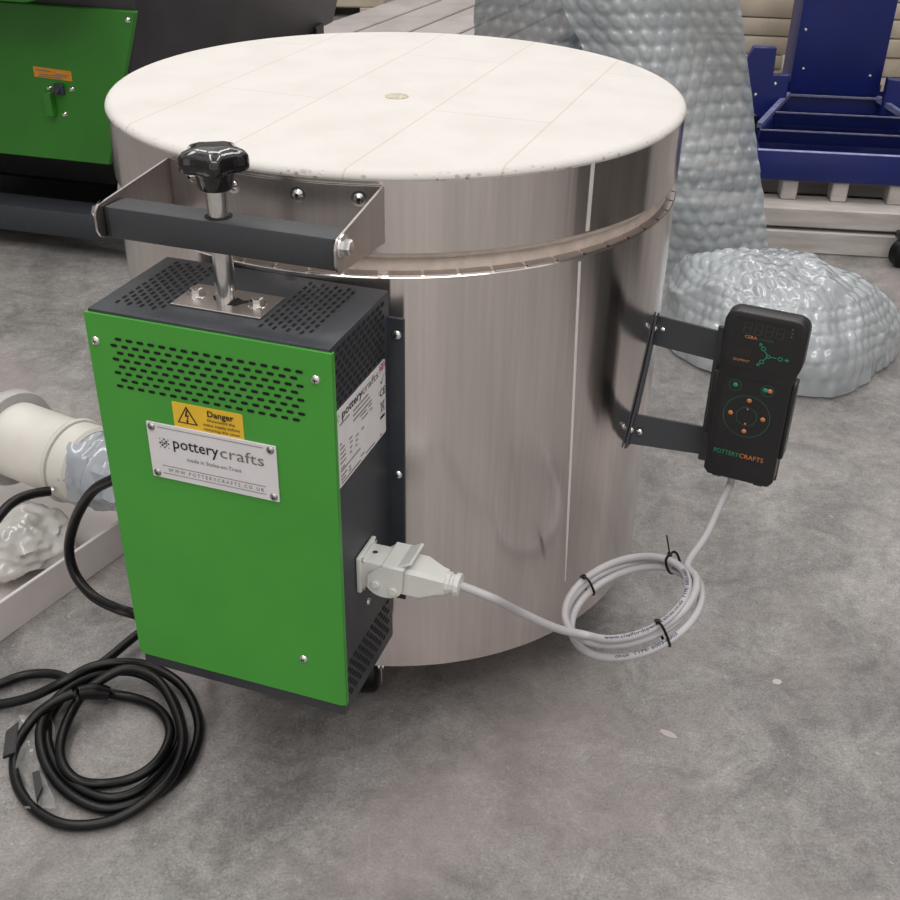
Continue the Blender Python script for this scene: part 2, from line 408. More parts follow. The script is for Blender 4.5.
for u in (.0780, .0262, -.0355, -.0807):
    vv = math.sqrt(.303**2-u*u)
    n = V((u, -vv, 0)).normalized()
    mb = MB(CHROME, HOLE); p = V((u, -vv, zf(.5212)))
    X = BX @ Matrix.Translation(p) @ n.to_track_quat('Z', 'Y').to_matrix().to_4x4()
    mb.lathe([(0, .0030), (.0018, .0030), (.0044, .0012), (.0046, 0), (.0070, 0), (.0070, -.0006)], 20, X)
    mb.use(HOLE).lathe([(0, .0034), (.0016, .0034), (.0018, .0028)], 10, X)
    mb.build('rivet', lid)
# crossbar with end caps, rod, knob
mb = MB(GREYL); mb.M = BX
mb.box((-.0033, -.3725, zf(.5073)), (.2010, .0270, .0270), .0022, 2); mb.build('crossbar', lid, label='dark grey square crossbar')
for s in (-1, 1):
    mb = MB(BLACK); mb.M = BX; mb.box((-.0033+s*.1015, -.3725, zf(.5073)), (.0050, .0264, .0264), .0015, 2); mb.build('end_cap', lid, label='black plastic end cap')
for s in (-1, 1):
    mb = MB(CHROME); c = B(.1030 if s > 0 else -.1095, .3840, .5150); X = Matrix.Translation(c) @ (XD*s).to_track_quat('Z', 'Y').to_matrix().to_4x4()
    mb.lathe([(0, .0012), (.0095, .0012), (.0100, 0)], 24, X)
    mb.lathe([(0, .0075), (.0052, .0075), (.0062, .0062), (.0062, .001)], 6, X)
    mb.build('bolt', lid, label='bright hex bolt')
KU, KV = -.0092, .3726
mb = MB(CHROME); mb.cyl(B(KU, KV, .425), B(KU, KV, .552), .0086, 24); 
rod = mb.build('lifting_rod', lid, label='chrome lifting rod')
mb = MB(HOLE)
mb.lathe([(.0088, 0), (.0112, 0), (.0112, .0006), (.0088, .0006)], 24, Matrix.Translation(B(KU, KV, .5206)))
mb.build('rod_hole', lid)
# star knob
mb = MB(GLOSSB); tb = bmesh.new(); N = 75; rings = []
prof = [(.60, .5575), (.88, .5585), (.985, .5610), (1.0, .5660), (.97, .5710), (.86, .5742), (.6, .5765), (.3, .5775)]
Tk = Matrix.Translation(B(KU, KV, 0) - V((0, 0, FL)))
for k, z in prof:
    ring = []
    for i in range(N):
        t = 2*PI*i/N
        lobe = max(0, math.cos(5*t))**.8 if math.cos(5*t) > 0 else -.35*(-math.cos(5*t))**1.2
        r = (.0243 + .0042*lobe*min(1, k*1.05))*k
        ring.append(tb.verts.new((r*math.cos(t+1.128), r*math.sin(t+1.128), zf(z))))
    rings.append(ring)
for A, Bq in zip(rings, rings[1:]):
    for i in range(N): tb.faces.new([A[i], A[(i+1) % N], Bq[(i+1) % N], Bq[i]])
tb.faces.new(rings[-1]); tb.faces.new(rings[0][::-1])
bmesh.ops.recalc_face_normals(tb, faces=tb.faces[:]); mb.add(tb, Tk)
mb.lathe([(0, zf(.5435)), (.0128, zf(.5435)), (.0138, zf(.5445)), (.0152, zf(.5540)), (.0175, zf(.5600)), (0, zf(.5600))], 40, Tk)
mb.build('star_knob', lid, label='glossy black star knob', sharp=60)

# ------------------------------------------------------------- control box
ZB, ZT, VF, HW = .0625, .4466, .4235, .1095
mb = MB(GREY, HOLE); mb.M = BX
UL, UR, VB = -.1098, .1068, .3000
mb.box(((UL+UR)/2, -(VF+VB)/2, zf((ZB+ZT)/2)), (UR-UL, VF-VB, ZT-ZB), .0016, 2)
# side flanges screwed to the drum
mb.box((-.001, -.3015, zf(.2690)), (.2450, .0030, .3080), .0008, 1)
mb.use(HOLE)
L_, W_ = .0066, .0026
def slotpoly(c, d, w, n):
    ln, wd = L_, W_
    """a rounded slot at c, long along d, across w, lifted a hair along n"""
    h = ln/2-wd/2; out = []
    for k in range(5): t = -PI/2+PI*k/4; out.append(c+n+d*(h+wd/2*math.cos(t))+w*(wd/2*math.sin(t)))
    for k in range(5): t = PI/2+PI*k/4; out.append(c+n+d*(-h+wd/2*math.cos(t))+w*(wd/2*math.sin(t)))
    return out
dX, dV, dZ = V((1, 0, 0)), V((0, -1, 0)), V((0, 0, 1))
def slots(a0, a1, b0, b1, org, da, db, n, skip=None):
    rows = int(round((b1-b0)/.0062)); 
    for r in range(rows+1):
        b = b0+(b1-b0)*r/rows; a = a0 + (.0051 if r % 2 else 0)
        while a <= a1:
            if not (skip and skip(a, b)): mb.quad(slotpoly(org+da*a+db*b, da, db, n))
            a += .0102
O = V((0, 0, FL))
slots(.312, .404, -.0935, -.053, O+dZ*ZT, dV, dX, dZ*.0004)
slots(.312, .404, .0385, .0805, O+dZ*ZT, dV, dX, dZ*.0004)
W_ = .0040; L_ = .0072
slots(.316, .4190, .3925, .440, O+dX*UR, dV, dZ, dX*.0004)
slots(.315, .413, .080, .118, O+dX*UR, dV, dZ, dX*.0004)
slots(.316, .4190, .3925, .440, O+dX*UL, dV, dZ, -dX*.0004)
L_, W_ = .0066, .0028
box = mb.build('control_box', kiln, label='dark grey metal control box')
# front panel
mb = MB(GREEN, HOLE); mb.M = BX
X = Matrix(((1, 0, 0, 0), (0, 0, -1, 0), (0, 1, 0, FL), (0, 0, 0, 1)))
def rrect(x0, x1, y0, y1, r, n=5):
    out = []
    for cx, cy, a in ((x1-r, y0+r, -90), (x1-r, y1-r, 0), (x0+r, y1-r, 90), (x0+r, y0+r, 180)):
        for k in range(n+1): t = math.radians(a+90*k/n); out.append((cx+r*math.cos(t), cy+r*math.sin(t)))
    return out
pan = []
for cx, cy, a, r in ((.1092-.006, .0775+.006, -90, .006), (.1092-.001, .4440-.001, 0, .001), (-.1120+.001, .4440-.001, 90, .001), (-.1120+.006, .0775+.006, 180, .006)):
    for k in range(6): t = math.radians(a+90*k/5); pan.append((cx+r*math.cos(t), cy+r*math.sin(t)))
mb.prism(pan, VF, VF+.0025, X, .0006, 1)
for u in (-.1112, .1084): mb.box((u, -(VF-.001), zf(.2607)), (.0016, .006, .3655), .0005, 1)
mb.use(HOLE)
slots(-.087, .0815, .3800, .4240, O, dX, dZ, dV*(VF+.0029))
front = mb.build('front_panel', box, label='green front panel with rows of vent slots')
# text plates on the front
def plate(name, x0, x1, y0, y1, v0, th, m, label, rad=.0008):
    mb = MB(m); mb.M = BX; mb.prism(rrect(x0, x1, y0, y1, rad, 2), v0, v0+th, X, .0003, 1); return mb
def ftext(mb, m, s, u, z, v, **k):
    mb.use(m); mb.M = Matrix(); mb.text(s, B(u, v, z), XD, ZD, **k); mb.M = BX
def fline(mb, m, u0, u1, z, v, h=.0005):
    mb.use(m); mb.quad([V((u0, -v, zf(z))), V((u1, -v, zf(z))), V((u1, -v, zf(z+h))), V((u0, -v, zf(z+h)))])
v0 = VF+.0025
mb = plate('', -.0385, .0272, .3485, .3750, v0, .0003, YELLOW, '')
vt = v0+.0007
mb.use(INK)
def tri(u, z, s): return [V((u+s*math.sin(a), -vt, zf(z+s*math.cos(a)))) for a in (0, 2*PI/3, 4*PI/3)]
T = tri(-.0250, .3615, .0112); vt += .00015
mb.quad(T); mb.use(YELLOW); vt2 = vt; T2 = tri(-.0250, .3615, .0088); mb.quad(T2)
mb.use(INK); vt += .00015
def fp(l): return [V((u, -vt-.0001, zf(z))) for u, z in l]
mb.quad(fp([(-.0252, .3695), (-.0238, .3690), (-.0250, .3636), (-.0268, .3630)])); mb.quad(fp([(-.0268, .3636), (-.0228, .3648), (-.0236, .3633), (-.0262, .3626)]))
mb.quad(fp([(-.0228, .3648), (-.0246, .3588), (-.0254, .3590), (-.0240, .3640)])); mb.quad(fp([(-.0252, .3560), (-.0262, .3596), (-.0236, .3592)]))
ftext(mb, INK, 'Danger', .0070, .3668, vt, width=.0245, size=.0082, bold=.02, align='CENTER')
for i, t in enumerate(('Disconnect the', 'mains supply before', 'removing this cover')):
    ftext(mb, INK, t, .0070, .3622-.0045*i, vt, width=.0255 if i == 0 else .034, size=.0036, bold=.01, align='CENTER')
mb.build('warning_label', front, label='yellow danger label with a black shock triangle')
mb = plate('', -.0655, .0565, .2965, .3515, v0+.0004, .0016, PLATEW, '')
vp = v0+.0024
fline(mb, INKG, -.0545, .0450, .3478, vp); fline(mb, INKG, -.0545, .0450, .3098, vp); fline(mb, INKG, -.0545, .0450, .3020, vp)
mb.use(INK)
for i, (a, b, s) in enumerate([(0, 2, .9), (1, 3, .6), (2, 4, .8), (3, 3, 1), (4, 2, .7), (3, 1, .6), (1, 1, 1), (2, 0, .8), (2, 2, .9), (4, 4, .5), (0, 4, .5), (4, 0, .5), (0, 0, .5), (1, 2.2, .5), (3, 2, .6)]):
    c = V((-.0535+a*.0020, -vp, zf(.3288+b*.0020))); r_ = .00112*s
    mb.quad([c+V((r_*math.cos(t*PI/4), 0, r_*math.sin(t*PI/4))) for t in range(8)])
ftext(mb, INK, 'pottery', -.0410, .3300, vp, width=.0435, size=.0155, bold=.008)
ftext(mb, INKG, 'crafts', .0038, .3300, vp, width=.0410, size=.0155, bold=-.002)
ftext(mb, INKG, 'made in Stoke-on-Trent', -.0030, .3190, vp, width=.052, size=.0055, align='CENTER')
ftext(mb, INKG, 'W W W . P O T T E R Y C R A F T S . C O . U K', -.0030, .3045, vp, width=.092, size=.0050, align='CENTER')
npl = mb.build('nameplate', front, label='white nameplate with engraved lettering')
def screw(u, z, v, r, parent, name='screw', n=None, org=None, lab=None):
    n = n or ED; c = org if org is not None else B(u, v, z)
    mb = MB(SCREWM if name == 'plate_screw' else CHROME, HOLE); Xs = Matrix.Translation(c) @ n.to_track_quat('Z', 'Y').to_matrix().to_4x4()
    mb.lathe([(0, r*.55), (r*.55, r*.5), (r*.92, r*.22), (r, 0)], 18, Xs)
    mb.use(HOLE); a = random.random()
    for k in (0, 1):
        d = V((math.cos(a+k*PI/2), math.sin(a+k*PI/2), 0)); e = V((-d.y, d.x, 0)); h = V((0, 0, r*.57))
        mb.add(_q([h+d*r*.5+e*r*.09, h-d*r*.5+e*r*.09, h-d*r*.5-e*r*.09, h+d*r*.5-e*r*.09]), Xs)
    return mb.build(name, parent, label=lab)
def _q(p):
    tb = bmesh.new(); tb.faces.new([tb.verts.new(x) for x in p]); return tb
for u, z in ((-.1045, .4188), (.0950, .4195), (.0680, .1242)): screw(u, z, VF+.0025, .0042, front)
for u, z in ((-.0605, .3470), (.0515, .3472), (-.0605, .3012), (.0515, .3012)): screw(u, z, v0+.002, .0036, front, 'plate_screw')
# rating label on the side
mb = MB(LABELW); mb.M = BX
us = UR+.0005
def sp(v, z, o=.0): return V((us+o, -v, zf(z)))
XS = Matrix(((0, 0, 1, 0), (-1, 0, 0, 0), (0, 1, 0, FL), (0, 0, 0, 1)))
mb.prism(rrect(.3130, .4200, .3145, .3878, .002, 3), us-.0003, us+.0001, XS)
def stext(m, s, v, z, **k):
    mb.use(m); mb.M = Matrix(); mb.text(s, B(us+.0005, v, z), -ED, ZD, **k); mb.M = BX
mb.use(INKG)
stext(INK, 'pottery', .4070, .3775, width=.042, size=.0105, bold=.015)
stext(INKG, 'crafts', .3655, .3775, width=.036, size=.0105)
for a in range(4):
    for b in range(4):
        if (a+b) % 3: c = sp(.4165-a*.0016, .3785+b*.0016, .0005); mb.quad([c+V((0, .0005*math.cos(t*PI/3), .0005*math.sin(t*PI/3))) for t in range(6)])
rows = [(.3728, [(.412, .392)]), (.3716, [(.385, .352)]), (.3672, [(.385, .349)]), (.3625, [(.385, .345)]), (.3590, [(.370, .357), (.352, .345)]), (.3545, [(.413, .409), (.367, .354), (.350, .344)]),
        (.3500, [(.413, .404), (.395, .388)]), (.3455, [(.413, .403), (.393, .388), (.381, .375), (.368, .363)]), (.3410, [(.413, .402), (.393, .389), (.381, .377)]),
        (.3365, [(.413, .402), (.394, .390), (.382, .378)]), (.3315, [(.412, .405)]), (.3290, [(.413, .372)]), (.3240, [(.413, .401), (.397, .393)]), (.3205, [(.413, .404), (.397, .392), (.372, .364)]), (.3170, [(.412, .372), (.360, .340), (.328, .324)])]
for z, segs in rows:
    for a, b in segs:
        mb.use(INKG); mb.quad([sp(a, z, .0004), sp(b, z, .0004), sp(b, z+.0012, .0004), sp(a, z+.0012, .0004)])
# flag, tick, CE, waste bin, bar
f0, f1, g0, g1 = .3265, .3145, .3800, .3868
mb.use(INKB); mb.quad([sp(f0, g0, .0003), sp(f1, g0, .0003), sp(f1, g1, .0003), sp(f0, g1, .0003)])
mb.use(LABELW)
for a, b in (((f0, g0), (f1, g1)), ((f0, g1), (f1, g0))):
    mb.quad([sp(a[0], a[1]-.0006, .0005), sp(b[0], b[1]-.0006, .0005), sp(b[0], b[1]+.0006, .0005), sp(a[0], a[1]+.0006, .0005)])
mb.use(INKR); zc, vc = (g0+g1)/2, (f0+f1)/2
mb.quad([sp(f0, zc-.0010, .0007), sp(f1, zc-.0010, .0007), sp(f1, zc+.0010, .0007), sp(f0, zc+.0010, .0007)])
mb.quad([sp(vc+.0012, g0, .0008), sp(vc-.0012, g0, .0008), sp(vc-.0012, g1, .0008), sp(vc+.0012, g1, .0008)])
mb.use(INK); mb.quad([sp(.3235, .3685, .0005), sp(.3225, .3672, .0005), sp(.3150, .3768, .0005)]); mb.quad([sp(.3270, .3715, .0005), sp(.3225, .3672, .0005), sp(.3225, .3688, .0005)])
stext(INK, 'CE', .3270, .3555, width=.0125, size=.0100, bold=.01)
mb.use(INKG)
for a, b in (((.3255, .3500), (.3165, .3395)), ((.3165, .3500), (.3255, .3395)), ((.3245, .3480), (.3235, .3400)), ((.3175, .3480), (.3185, .3400)), ((.3250, .3484), (.3170, .3484)), ((.3235, .3402), (.3185, .3402))):
    A_, B_ = sp(*a, .0005), sp(*b, .0005); d = (B_-A_).normalized(); e = V((1, 0, 0)).cross(d)*.0004
    mb.quad([A_+e, B_+e, B_-e, A_-e])
mb.use(INK); mb.quad([sp(.3265, .3330, .0005), sp(.3165, .3330, .0005), sp(.3165, .3358, .0005), sp(.3265, .3358, .0005)])
mb.build('rating_label', box, label='white rating label with small print')
# flange screws and side screw
for z in (.4070, .2630, .1300):
    for u in (.1145, -.1165): screw(u, z, .3031, .0046, box)
screw(0, 0, 0, .0036, box, n=XD, org=B(UR+.0002, .362, .1545))
# top clamp plate with slot and two bolts
mb = MB(STEEL2, HOLE); mb.M = BX
mb.box((-.0085, -.3715, zf(ZT+.0008)), (.0830, .0450, .0016), .0005, 1)
mb.use(HOLE); mb.prism([(-.024+.0, -.3685), (-.020, -.3745), (-.012, -.3800), (.003, -.3800), (.006, -.3740), (.010, -.3700), (.010, -.3660), (.004, -.3680), (-.004, -.3640), (-.018, -.3640)], zf(ZT+.0012), zf(ZT+.0019))
mb.build('guide_plate', box, label='stainless guide plate around the rod')
for u in (-.0386, .0180):
    mb = MB(CHROME); X2 = Matrix.Translation(B(u, .3705, ZT+.0016))
    mb.lathe([(0, .0010), (.0078, .0010), (.0084, 0)], 24, X2); mb.lathe([(0, .0064), (.0044, .0064), (.0056, .0056), (.0056, .0010)], 6, X2)
    mb.build('bolt', box)
# inlet socket carrying the plug
# casters
for ang in (9, 100, 190, 280):
    a = math.radians(ang); c = V((.255*math.sin(a), -.255*math.cos(a), 0)) if ang != 9 else V((-.040, -.247, 0))
    mb = MB(CHROME)
    mb.box(c+V((0, 0, .0815)), (.052, .052, .006), .002, 1)
    mb.cyl(c+V((0, 0, .066)), c+V((0, 0, .080)), .014, 20)
    for s in (-1, 1): mb.box(c+V((s*.0155, .008, .045)), (.003, .030, .050), .001, 1)
    mb.box(c+V((0, .006, .068)), (.034, .034, .004), .001, 1)
    ca = mb.build('caster', kiln, label='small swivel caster under the drum')
    mb = MB(RUBBER, CHROME); Xw = Matrix.Translation(c+V((-.0115, .012, .030))) @ Matrix.Rotation(PI/2, 4, 'Y')
    mb.lathe([(.010, 0), (.026, 0), (.030, .004), (.030, .019), (.026, .023), (.010, .023)], 32, Xw, closed=True)
    mb.use(CHROME); mb.cyl(c+V((-.018, .012, .030)), c+V((.018, .012, .030)), .0045, 12); mb.build('wheel', ca)

# controller bracket: flange against the drum and two flat arms
A62 = math.radians(62); RAD = V((math.sin(A62), -math.cos(A62), 0)); TAN = V((math.cos(A62), math.sin(A62), 0))
CXM = Matrix((RAD, -TAN, ZD)).transposed().to_4x4()      # local x outward, y towards the viewer, z up
def K(r, t, z): return RAD*r - TAN*t + ZD*z
CTL = 0
mb = MB(GREYL); mb.M = CXM @ Matrix(((1, 0, 0, 0), (0, -1, 0, 0), (0, 0, 1, 0), (0, 0, 0, 1)))
mb.M = CXM
mb.M = Matrix()
def KP(ang, z, rr): a = math.radians(ang); return V((rr*math.sin(a), -rr*math.cos(a), z))
def slabq(a, b, c, d, th):      # a flat bar through four corners, thickened towards the viewer
    tb = bmesh.new(); f = [tb.verts.new(p) for p in (a, b, c, d)]; g = [tb.verts.new(V(p)-TAN*th) for p in (a, b, c, d)]
    tb.faces.new(f[::-1]); tb.faces.new(g)
    for i in range(4): tb.faces.new([f[i], f[(i+1) % 4], g[(i+1) % 4], g[i]])
    bmesh.ops.recalc_face_normals(tb, faces=tb.faces[:]); mb.add(tb)
zt_, zb_ = .4120, .2930
slabq(KP(66.0, zt_+.008, .3005), K(.387, 0, .4250), K(.387, 0, .3920), KP(64.0, zt_-.021, .3005), .003)
slabq(KP(57.6, zb_+.028, .3005), K(.387, 0, .3130), K(.387, 0, .2800), KP(55.8, zb_-.004, .3005), .003)
rows_ = []
for k in range(9):
    z_ = zb_-.006 + (zt_-zb_+.016)*k/8; a_ = 55.6+(66-55.6)*k/8
    rows_.append([KP(a_-1.9, z_, .3006), KP(a_-1.9, z_, .3030), KP(a_+.3, z_, .3030), KP(a_+.3, z_, .3006)])
mb.grid(rows_)
mb.M = CXM; mb.box((.386, .0040, .353), (.030, .005, .160), .001, 1)
arm = mb.build('controller_bracket', kiln, label='black textured steel bracket with two flat arms')
for a_, z in ((63.9, zt_-.004), (55.6, zb_+.012)):
    c_ = KP(a_+.3, z, .3030); screw(0, 0, 0, .0036, arm, n=V((c_.x, c_.y, 0)).normalized(), org=c_)
    screw(0, 0, 0, .0036, arm, n=-TAN, org=KP(a_+1.2, z-.001, .3105)-TAN*.0032)

# ---------------------------------------------------------------- hand-held controller
CTLM = Matrix.Translation(RAD*.0002 + ZD*-.0055)
ctl = thing('kiln_controller', 'black hand-held kiln controller in its holder at the end of the bracket arms', 'controller', K(.42, .02, .28), A62)
X3 = CTLM @ CXM @ Matrix(((1, 0, 0, 0), (0, 0, 1, 0), (0, 1, 0, 0), (0, 0, 0, 1)))   # poly (r, z), extrude towards the viewer
def head(x0, x1, xb0, xb1, zt, zs, zn, zb, r):
    o = []
    for cx, cy, a in ((x1-r, zt-r, 0), (x0+r, zt-r, 90)):
        for k in range(7): t = math.radians(a+90*k/6); o.append((cx+r*math.cos(t), cy+r*math.sin(t)))
    o += [(x0, zs+.004), (x0+.001, zs), (xb0-.001, zn+.003), (xb0, zn), (xb0, zb+.006), (xb0+.005, zb), (xb1-.005, zb), (xb1, zb+.006), (xb1, zn), (xb1+.001, zn+.003), (x1-.001, zs), (x1, zs+.004)]
    return o
mb = MB(BLACK); mb.prism(head(.3815, .4625, .3835, .4565, .4715, .4200, .4060, .2820, .0125), .014, .0350, X3, .0026, 3)
cb = mb.build('case', ctl, label='black plastic controller case')
mb = MB(BLACK)
mb.prism([(.3825, .2800), (.4570, .2800), (.4570, .4020), (.3825, .4020)], .0065, .0150, X3, .001, 1)
mb.prism([(.3770, .3260), (.3865, .3260), (.3865, .4000), (.3770, .4000)], .0065, .0285, X3, .0015, 2)
mb.prism([(.4555, .3150), (.4605, .3150), (.4605, .4000), (.4555, .4000)], .0065, .0285, X3, .0015, 2)
mb.prism([(.392, .2760), (.402, .2760), (.402, .2830), (.392, .2830)], .010, .027, X3, .001, 1)
mb.prism([(.436, .2760), (.446, .2760), (.446, .2830), (.436, .2830)], .010, .027, X3, .001, 1)
mb.build('holder', ctl, label='black clip-in holder behind the case')
PANELK = mat('satin_black_overlay', (.014, .014, .015), .28, 0, .1, 60)
T1 = .0352; 
_K = K
def K(r, t, z): return CTLM @ _K(r, t, z)
PZO = .0035      # printing sits a little high on the face
def kp(l, t): return [K(r, t, z+PZO) for r, z in l]
def kring(mb, r0, z0, ra, rb, t, n=36):
    for i in range(n):
        a, b = 2*PI*i/n, 2*PI*(i+1)/n
        mb.quad(kp([(r0+ra*math.cos(a), z0+ra*math.sin(a)), (r0+rb*math.cos(a), z0+rb*math.sin(a)), (r0+rb*math.cos(b), z0+rb*math.sin(b)), (r0+ra*math.cos(b), z0+ra*math.sin(b))], t))
def kline(mb, a, b, w, t):
    d = (V((*b, 0))-V((*a, 0))).normalized()*w/2
    mb.quad(kp([(a[0]-d.y, a[1]+d.x), (b[0]-d.y, b[1]+d.x), (b[0]+d.y, b[1]-d.x), (a[0]+d.y, a[1]-d.x)], t))
mb = MB(PANELK); mb.prism(rrect(.3875, .4570, .4125, .4665, .009, 5), .0348, .0353, X3)
T2_ = .0357
mb.use(PDIM)
SEG = {'0': 'abcdef', '3': 'abgcd', '8': 'abcdefg', '9': 'abfgcd'}
for i in range(4):      # unlit seven-segment digits
    x, z = .4010+.0105*i, .4470; w, h = .0066, .0115
    P = {'a': ((0, h), (w, h)), 'g': ((0, h/2), (w, h/2)), 'd': ((0, 0), (w, 0)), 'f': ((0, h/2), (0, h)), 'b': ((w, h/2), (w, h)), 'e': ((0, 0), (0, h/2)), 'c': ((w, 0), (w, h/2))}
    for c in 'abcdefg':
        a, b = P[c]; kline(mb, (x+a[0]+a[1]*.12, z+a[1]), (x+b[0]+b[1]*.12, z+b[1]), .0013, T2_)
for i in range(2):
    x, z = .4015+.0060*i, .4235; w, h = .0036, .0070
    P = {'a': ((0, h), (w, h)), 'g': ((0, h/2), (w, h/2)), 'd': ((0, 0), (w, 0)), 'f': ((0, h/2), (0, h)), 'b': ((w, h/2), (w, h)), 'e': ((0, 0), (0, h/2)), 'c': ((w, 0), (w, h/2))}
    for c in 'abcdefg': a, b = P[c]; kline(mb, (x+a[0], z+a[1]), (x+b[0], z+b[1]), .0008, T2_)
PGREY = mat('pale_led', (.16, .18, .17), .4)
mb.use(PGREY)
for z in (.4595, .4555, .4515): kring(mb, .4475, z, 0, .0007, T2_, 8)
def ktext(m, s, r, z, **k): mb.use(m); mb.text(s, K(r, T2_, z+PZO), RAD, ZD, **k)
ktext(PORANGE, 'CERA', .4035, .4418, width=.0120, size=.0046, bold=.01)
ktext(PLINE, 'CONTROL', .4170, .4418, width=.0150, size=.0042)
ktext(PORANGE, 'SEGMENT', .3955, .4160, width=.0165, size=.0036)
ktext(PDIM, 'HOLD', .4440, .4390, width=.006, size=.003)
mb.use(PGREEN); C0 = (.4290, .4265)
for ang, ln in ((128, .0160), (0, .0205), (232, .0150)):
    a = math.radians(ang); d = (math.cos(a), math.sin(a)); e = (-d[1], d[0])
    pt = lambda s, o: (C0[0]+d[0]*s*ln+e[0]*o, C0[1]+d[1]*s*ln+e[1]*o)
    kline(mb, pt(.05, 0), pt(.4, 0), .0009, T2_); kring(mb, *pt(.58, 0), .0015, .0024, T2_, 14); kline(mb, pt(.75, 0), pt(1, 0), .0009, T2_)
    kline(mb, pt(1, 0), pt(.85, .0017), .0008, T2_); kline(mb, pt(1, 0), pt(.85, -.0017), .0008, T2_)
kring(mb, *C0, .0013, .0022, T2_, 14)
mb.build('display', cb, label='dark display with unlit digits and a green three-pronged emblem')
mb = MB(PANELK); mb.prism(rrect(.3905, .4520, .2880, .4000, .003, 3), .0348, .0353, X3)
mb.use(PLINE); kring(mb, .4185, .3560, .0232, .0239, T2_, 48); kring(mb, .4185, .3560, .0102, .0108, T2_, 36)
kring(mb, .4022, .3886, .0058, .0064, T2_, 24); kring(mb, .4347, .3895, .0058, .0064, T2_, 24)
mb.use(PORANGE); kring(mb, .4185, .3645, 0, .0010, T2_, 8); kring(mb, .4185, .3475, 0, .0012, T2_, 8)
ktext(PGREEN, 'POTTERY', .3915, .3070, width=.0260, size=.0074, bold=.004)
ktext(PORANGE, 'CRAFTS', .4182, .3070, width=.0250, size=.0074, bold=.004)
kpad = mb.build('keypad', cb, label='black keypad overlay with printed ring')
def dome(r, z, rad, m, m2=None):
    mb = MB(m); Xd = Matrix.Translation(K(r, .0352, z+PZO)) @ (-TAN).to_track_quat('Z', 'Y').to_matrix().to_4x4()
    mb.lathe([(0, rad*.4), (rad*.5, rad*.34), (rad*.85, rad*.18), (rad, 0)], 16, Xd); mb.build('button', kpad, label='copper button' if m is PORANGE else 'green button')
for r, z in ((.4185, .3742), (.4020, .3565), (.4350, .3565), (.4185, .3385), (.4368, .3895)): dome(r, z, .0026, PORANGE)
dome(.4022, .3886, .0026, PGREEN); dome(.4322, .3895, .0026, PGREEN)

# ---------------------------------------------------------------- control cable: plug, coil, ties
cab = thing('control_cable', 'pale grey cable from the white plug, hanging in a tied coil below the controller', 'cable', (0.19, -.33, 0))
PV, PZ = .370, .2025
XP = Matrix((XD, ED, ZD)).transposed().to_4x4(); XP.translation = B(UR, PV, PZ+.002); XP = XP @ Matrix.Diagonal((.90, .84, .84, 1))   # x along the plug, y outward, z up
mb = MB(WHITEPL); mb.M = XP
mb.box((.0030, 0, 0), (.0050, .046, .046), .0015, 2); mb.box((.0210, 0, 0), (.036, .036, .036), .003, 2)
sock = mb.build('socket', cab, label='square white socket on the control box')
for y, z in ((.018, .019), (-.018, .019), (.018, -.019)):
    mb = MB(CHROME); mb.M = XP; mb.cyl((.0052, y, z), (.0072, y, z), .0026, 12); mb.build('socket_screw', sock)
for x in (.013, ):
    mb = MB(CHROME); mb.M = XP; mb.cyl((x, 0, .0175), (x, 0, .0192), .0028, 12); mb.build('socket_screw', sock)
mb = MB(WHITEPL); mb.M = XP
# plug hood tapering to the gland
tb = bmesh.new(); secs = [(.036, .0185, .0180), (.066, .0185, .0180), (.084, .0130, .0125), (.090, .0120, .0115)]; rg = []
for x, hy, hz in secs:
    c = .004; rg.append([tb.verts.new((x, y, z)) for y, z in ((-hy+c, -hz), (hy-c, -hz), (hy, -hz+c), (hy, hz-c), (hy-c, hz), (-hy+c, hz), (-hy, hz-c), (-hy, -hz+c))])
for A, Bq in zip(rg, rg[1:]):
    for i in range(8): tb.faces.new([A[i], A[(i+1) % 8], Bq[(i+1) % 8], Bq[i]])
tb.faces.new(rg[0][::-1]); tb.faces.new(rg[-1]); bmesh.ops.recalc_face_normals(tb, faces=tb.faces[:]); mb.add(tb)
Xg = Matrix.Translation((.089, 0, 0)) @ Matrix.Rotation(PI/2, 4, 'Y')
mb.lathe([(0, 0), (.0125, 0), (.0125, .005), (.0105, .006), (.0105, .009), (.0130, .010), (.0130, .015), (.0060, .016), (0, .016)], 12, Xg)
plug = mb.build('plug', cab, label='white plug hood and gland', sharp=25)
mb = MB(WHITEPL); mb.M = XP      # locking lever
mb.box((.0400, 0, .0200), (.024, .046, .0040), .001, 1)
for s in (-1, 1):
    cx = .030
    poly = [(cx+.0195*math.cos(t), -.006+.0150*math.sin(t)) for t in [math.radians(a) for a in range(200, 361, 16)]] + [(.0510, .021), (.030, .021), (.0130, .0050)]
    Xl = Matrix(((1, 0, 0, 0), (0, 0, 1, 0), (0, 1, 0, 0), (0, 0, 0, 1)))
    y0 = s*.0205
    mb.prism(poly, min(y0, y0+s*.003), max(y0, y0+s*.003), Xl, .0006, 1)
    mb.cyl((.0215, s*.022, -.005), (.0215, s*.0262, -.005), .0046, 14, .0008); mb.cyl((.040, s*.022, -.0095), (.040, s*.0258, -.0095), .0050, 14, .0008)
tq = [(.050, .0, .0215), (.058, .0, .0262)]
Xt = Matrix.Translation((.0500, 0, .0236)) @ Matrix.Rotation(math.radians(-32), 4, 'Y')
mb.box((0, 0, 0), (.020, .040, .0035), .001, 1, X=Xt)
mb.build('locking_lever', plug, label='white locking lever over the plug')
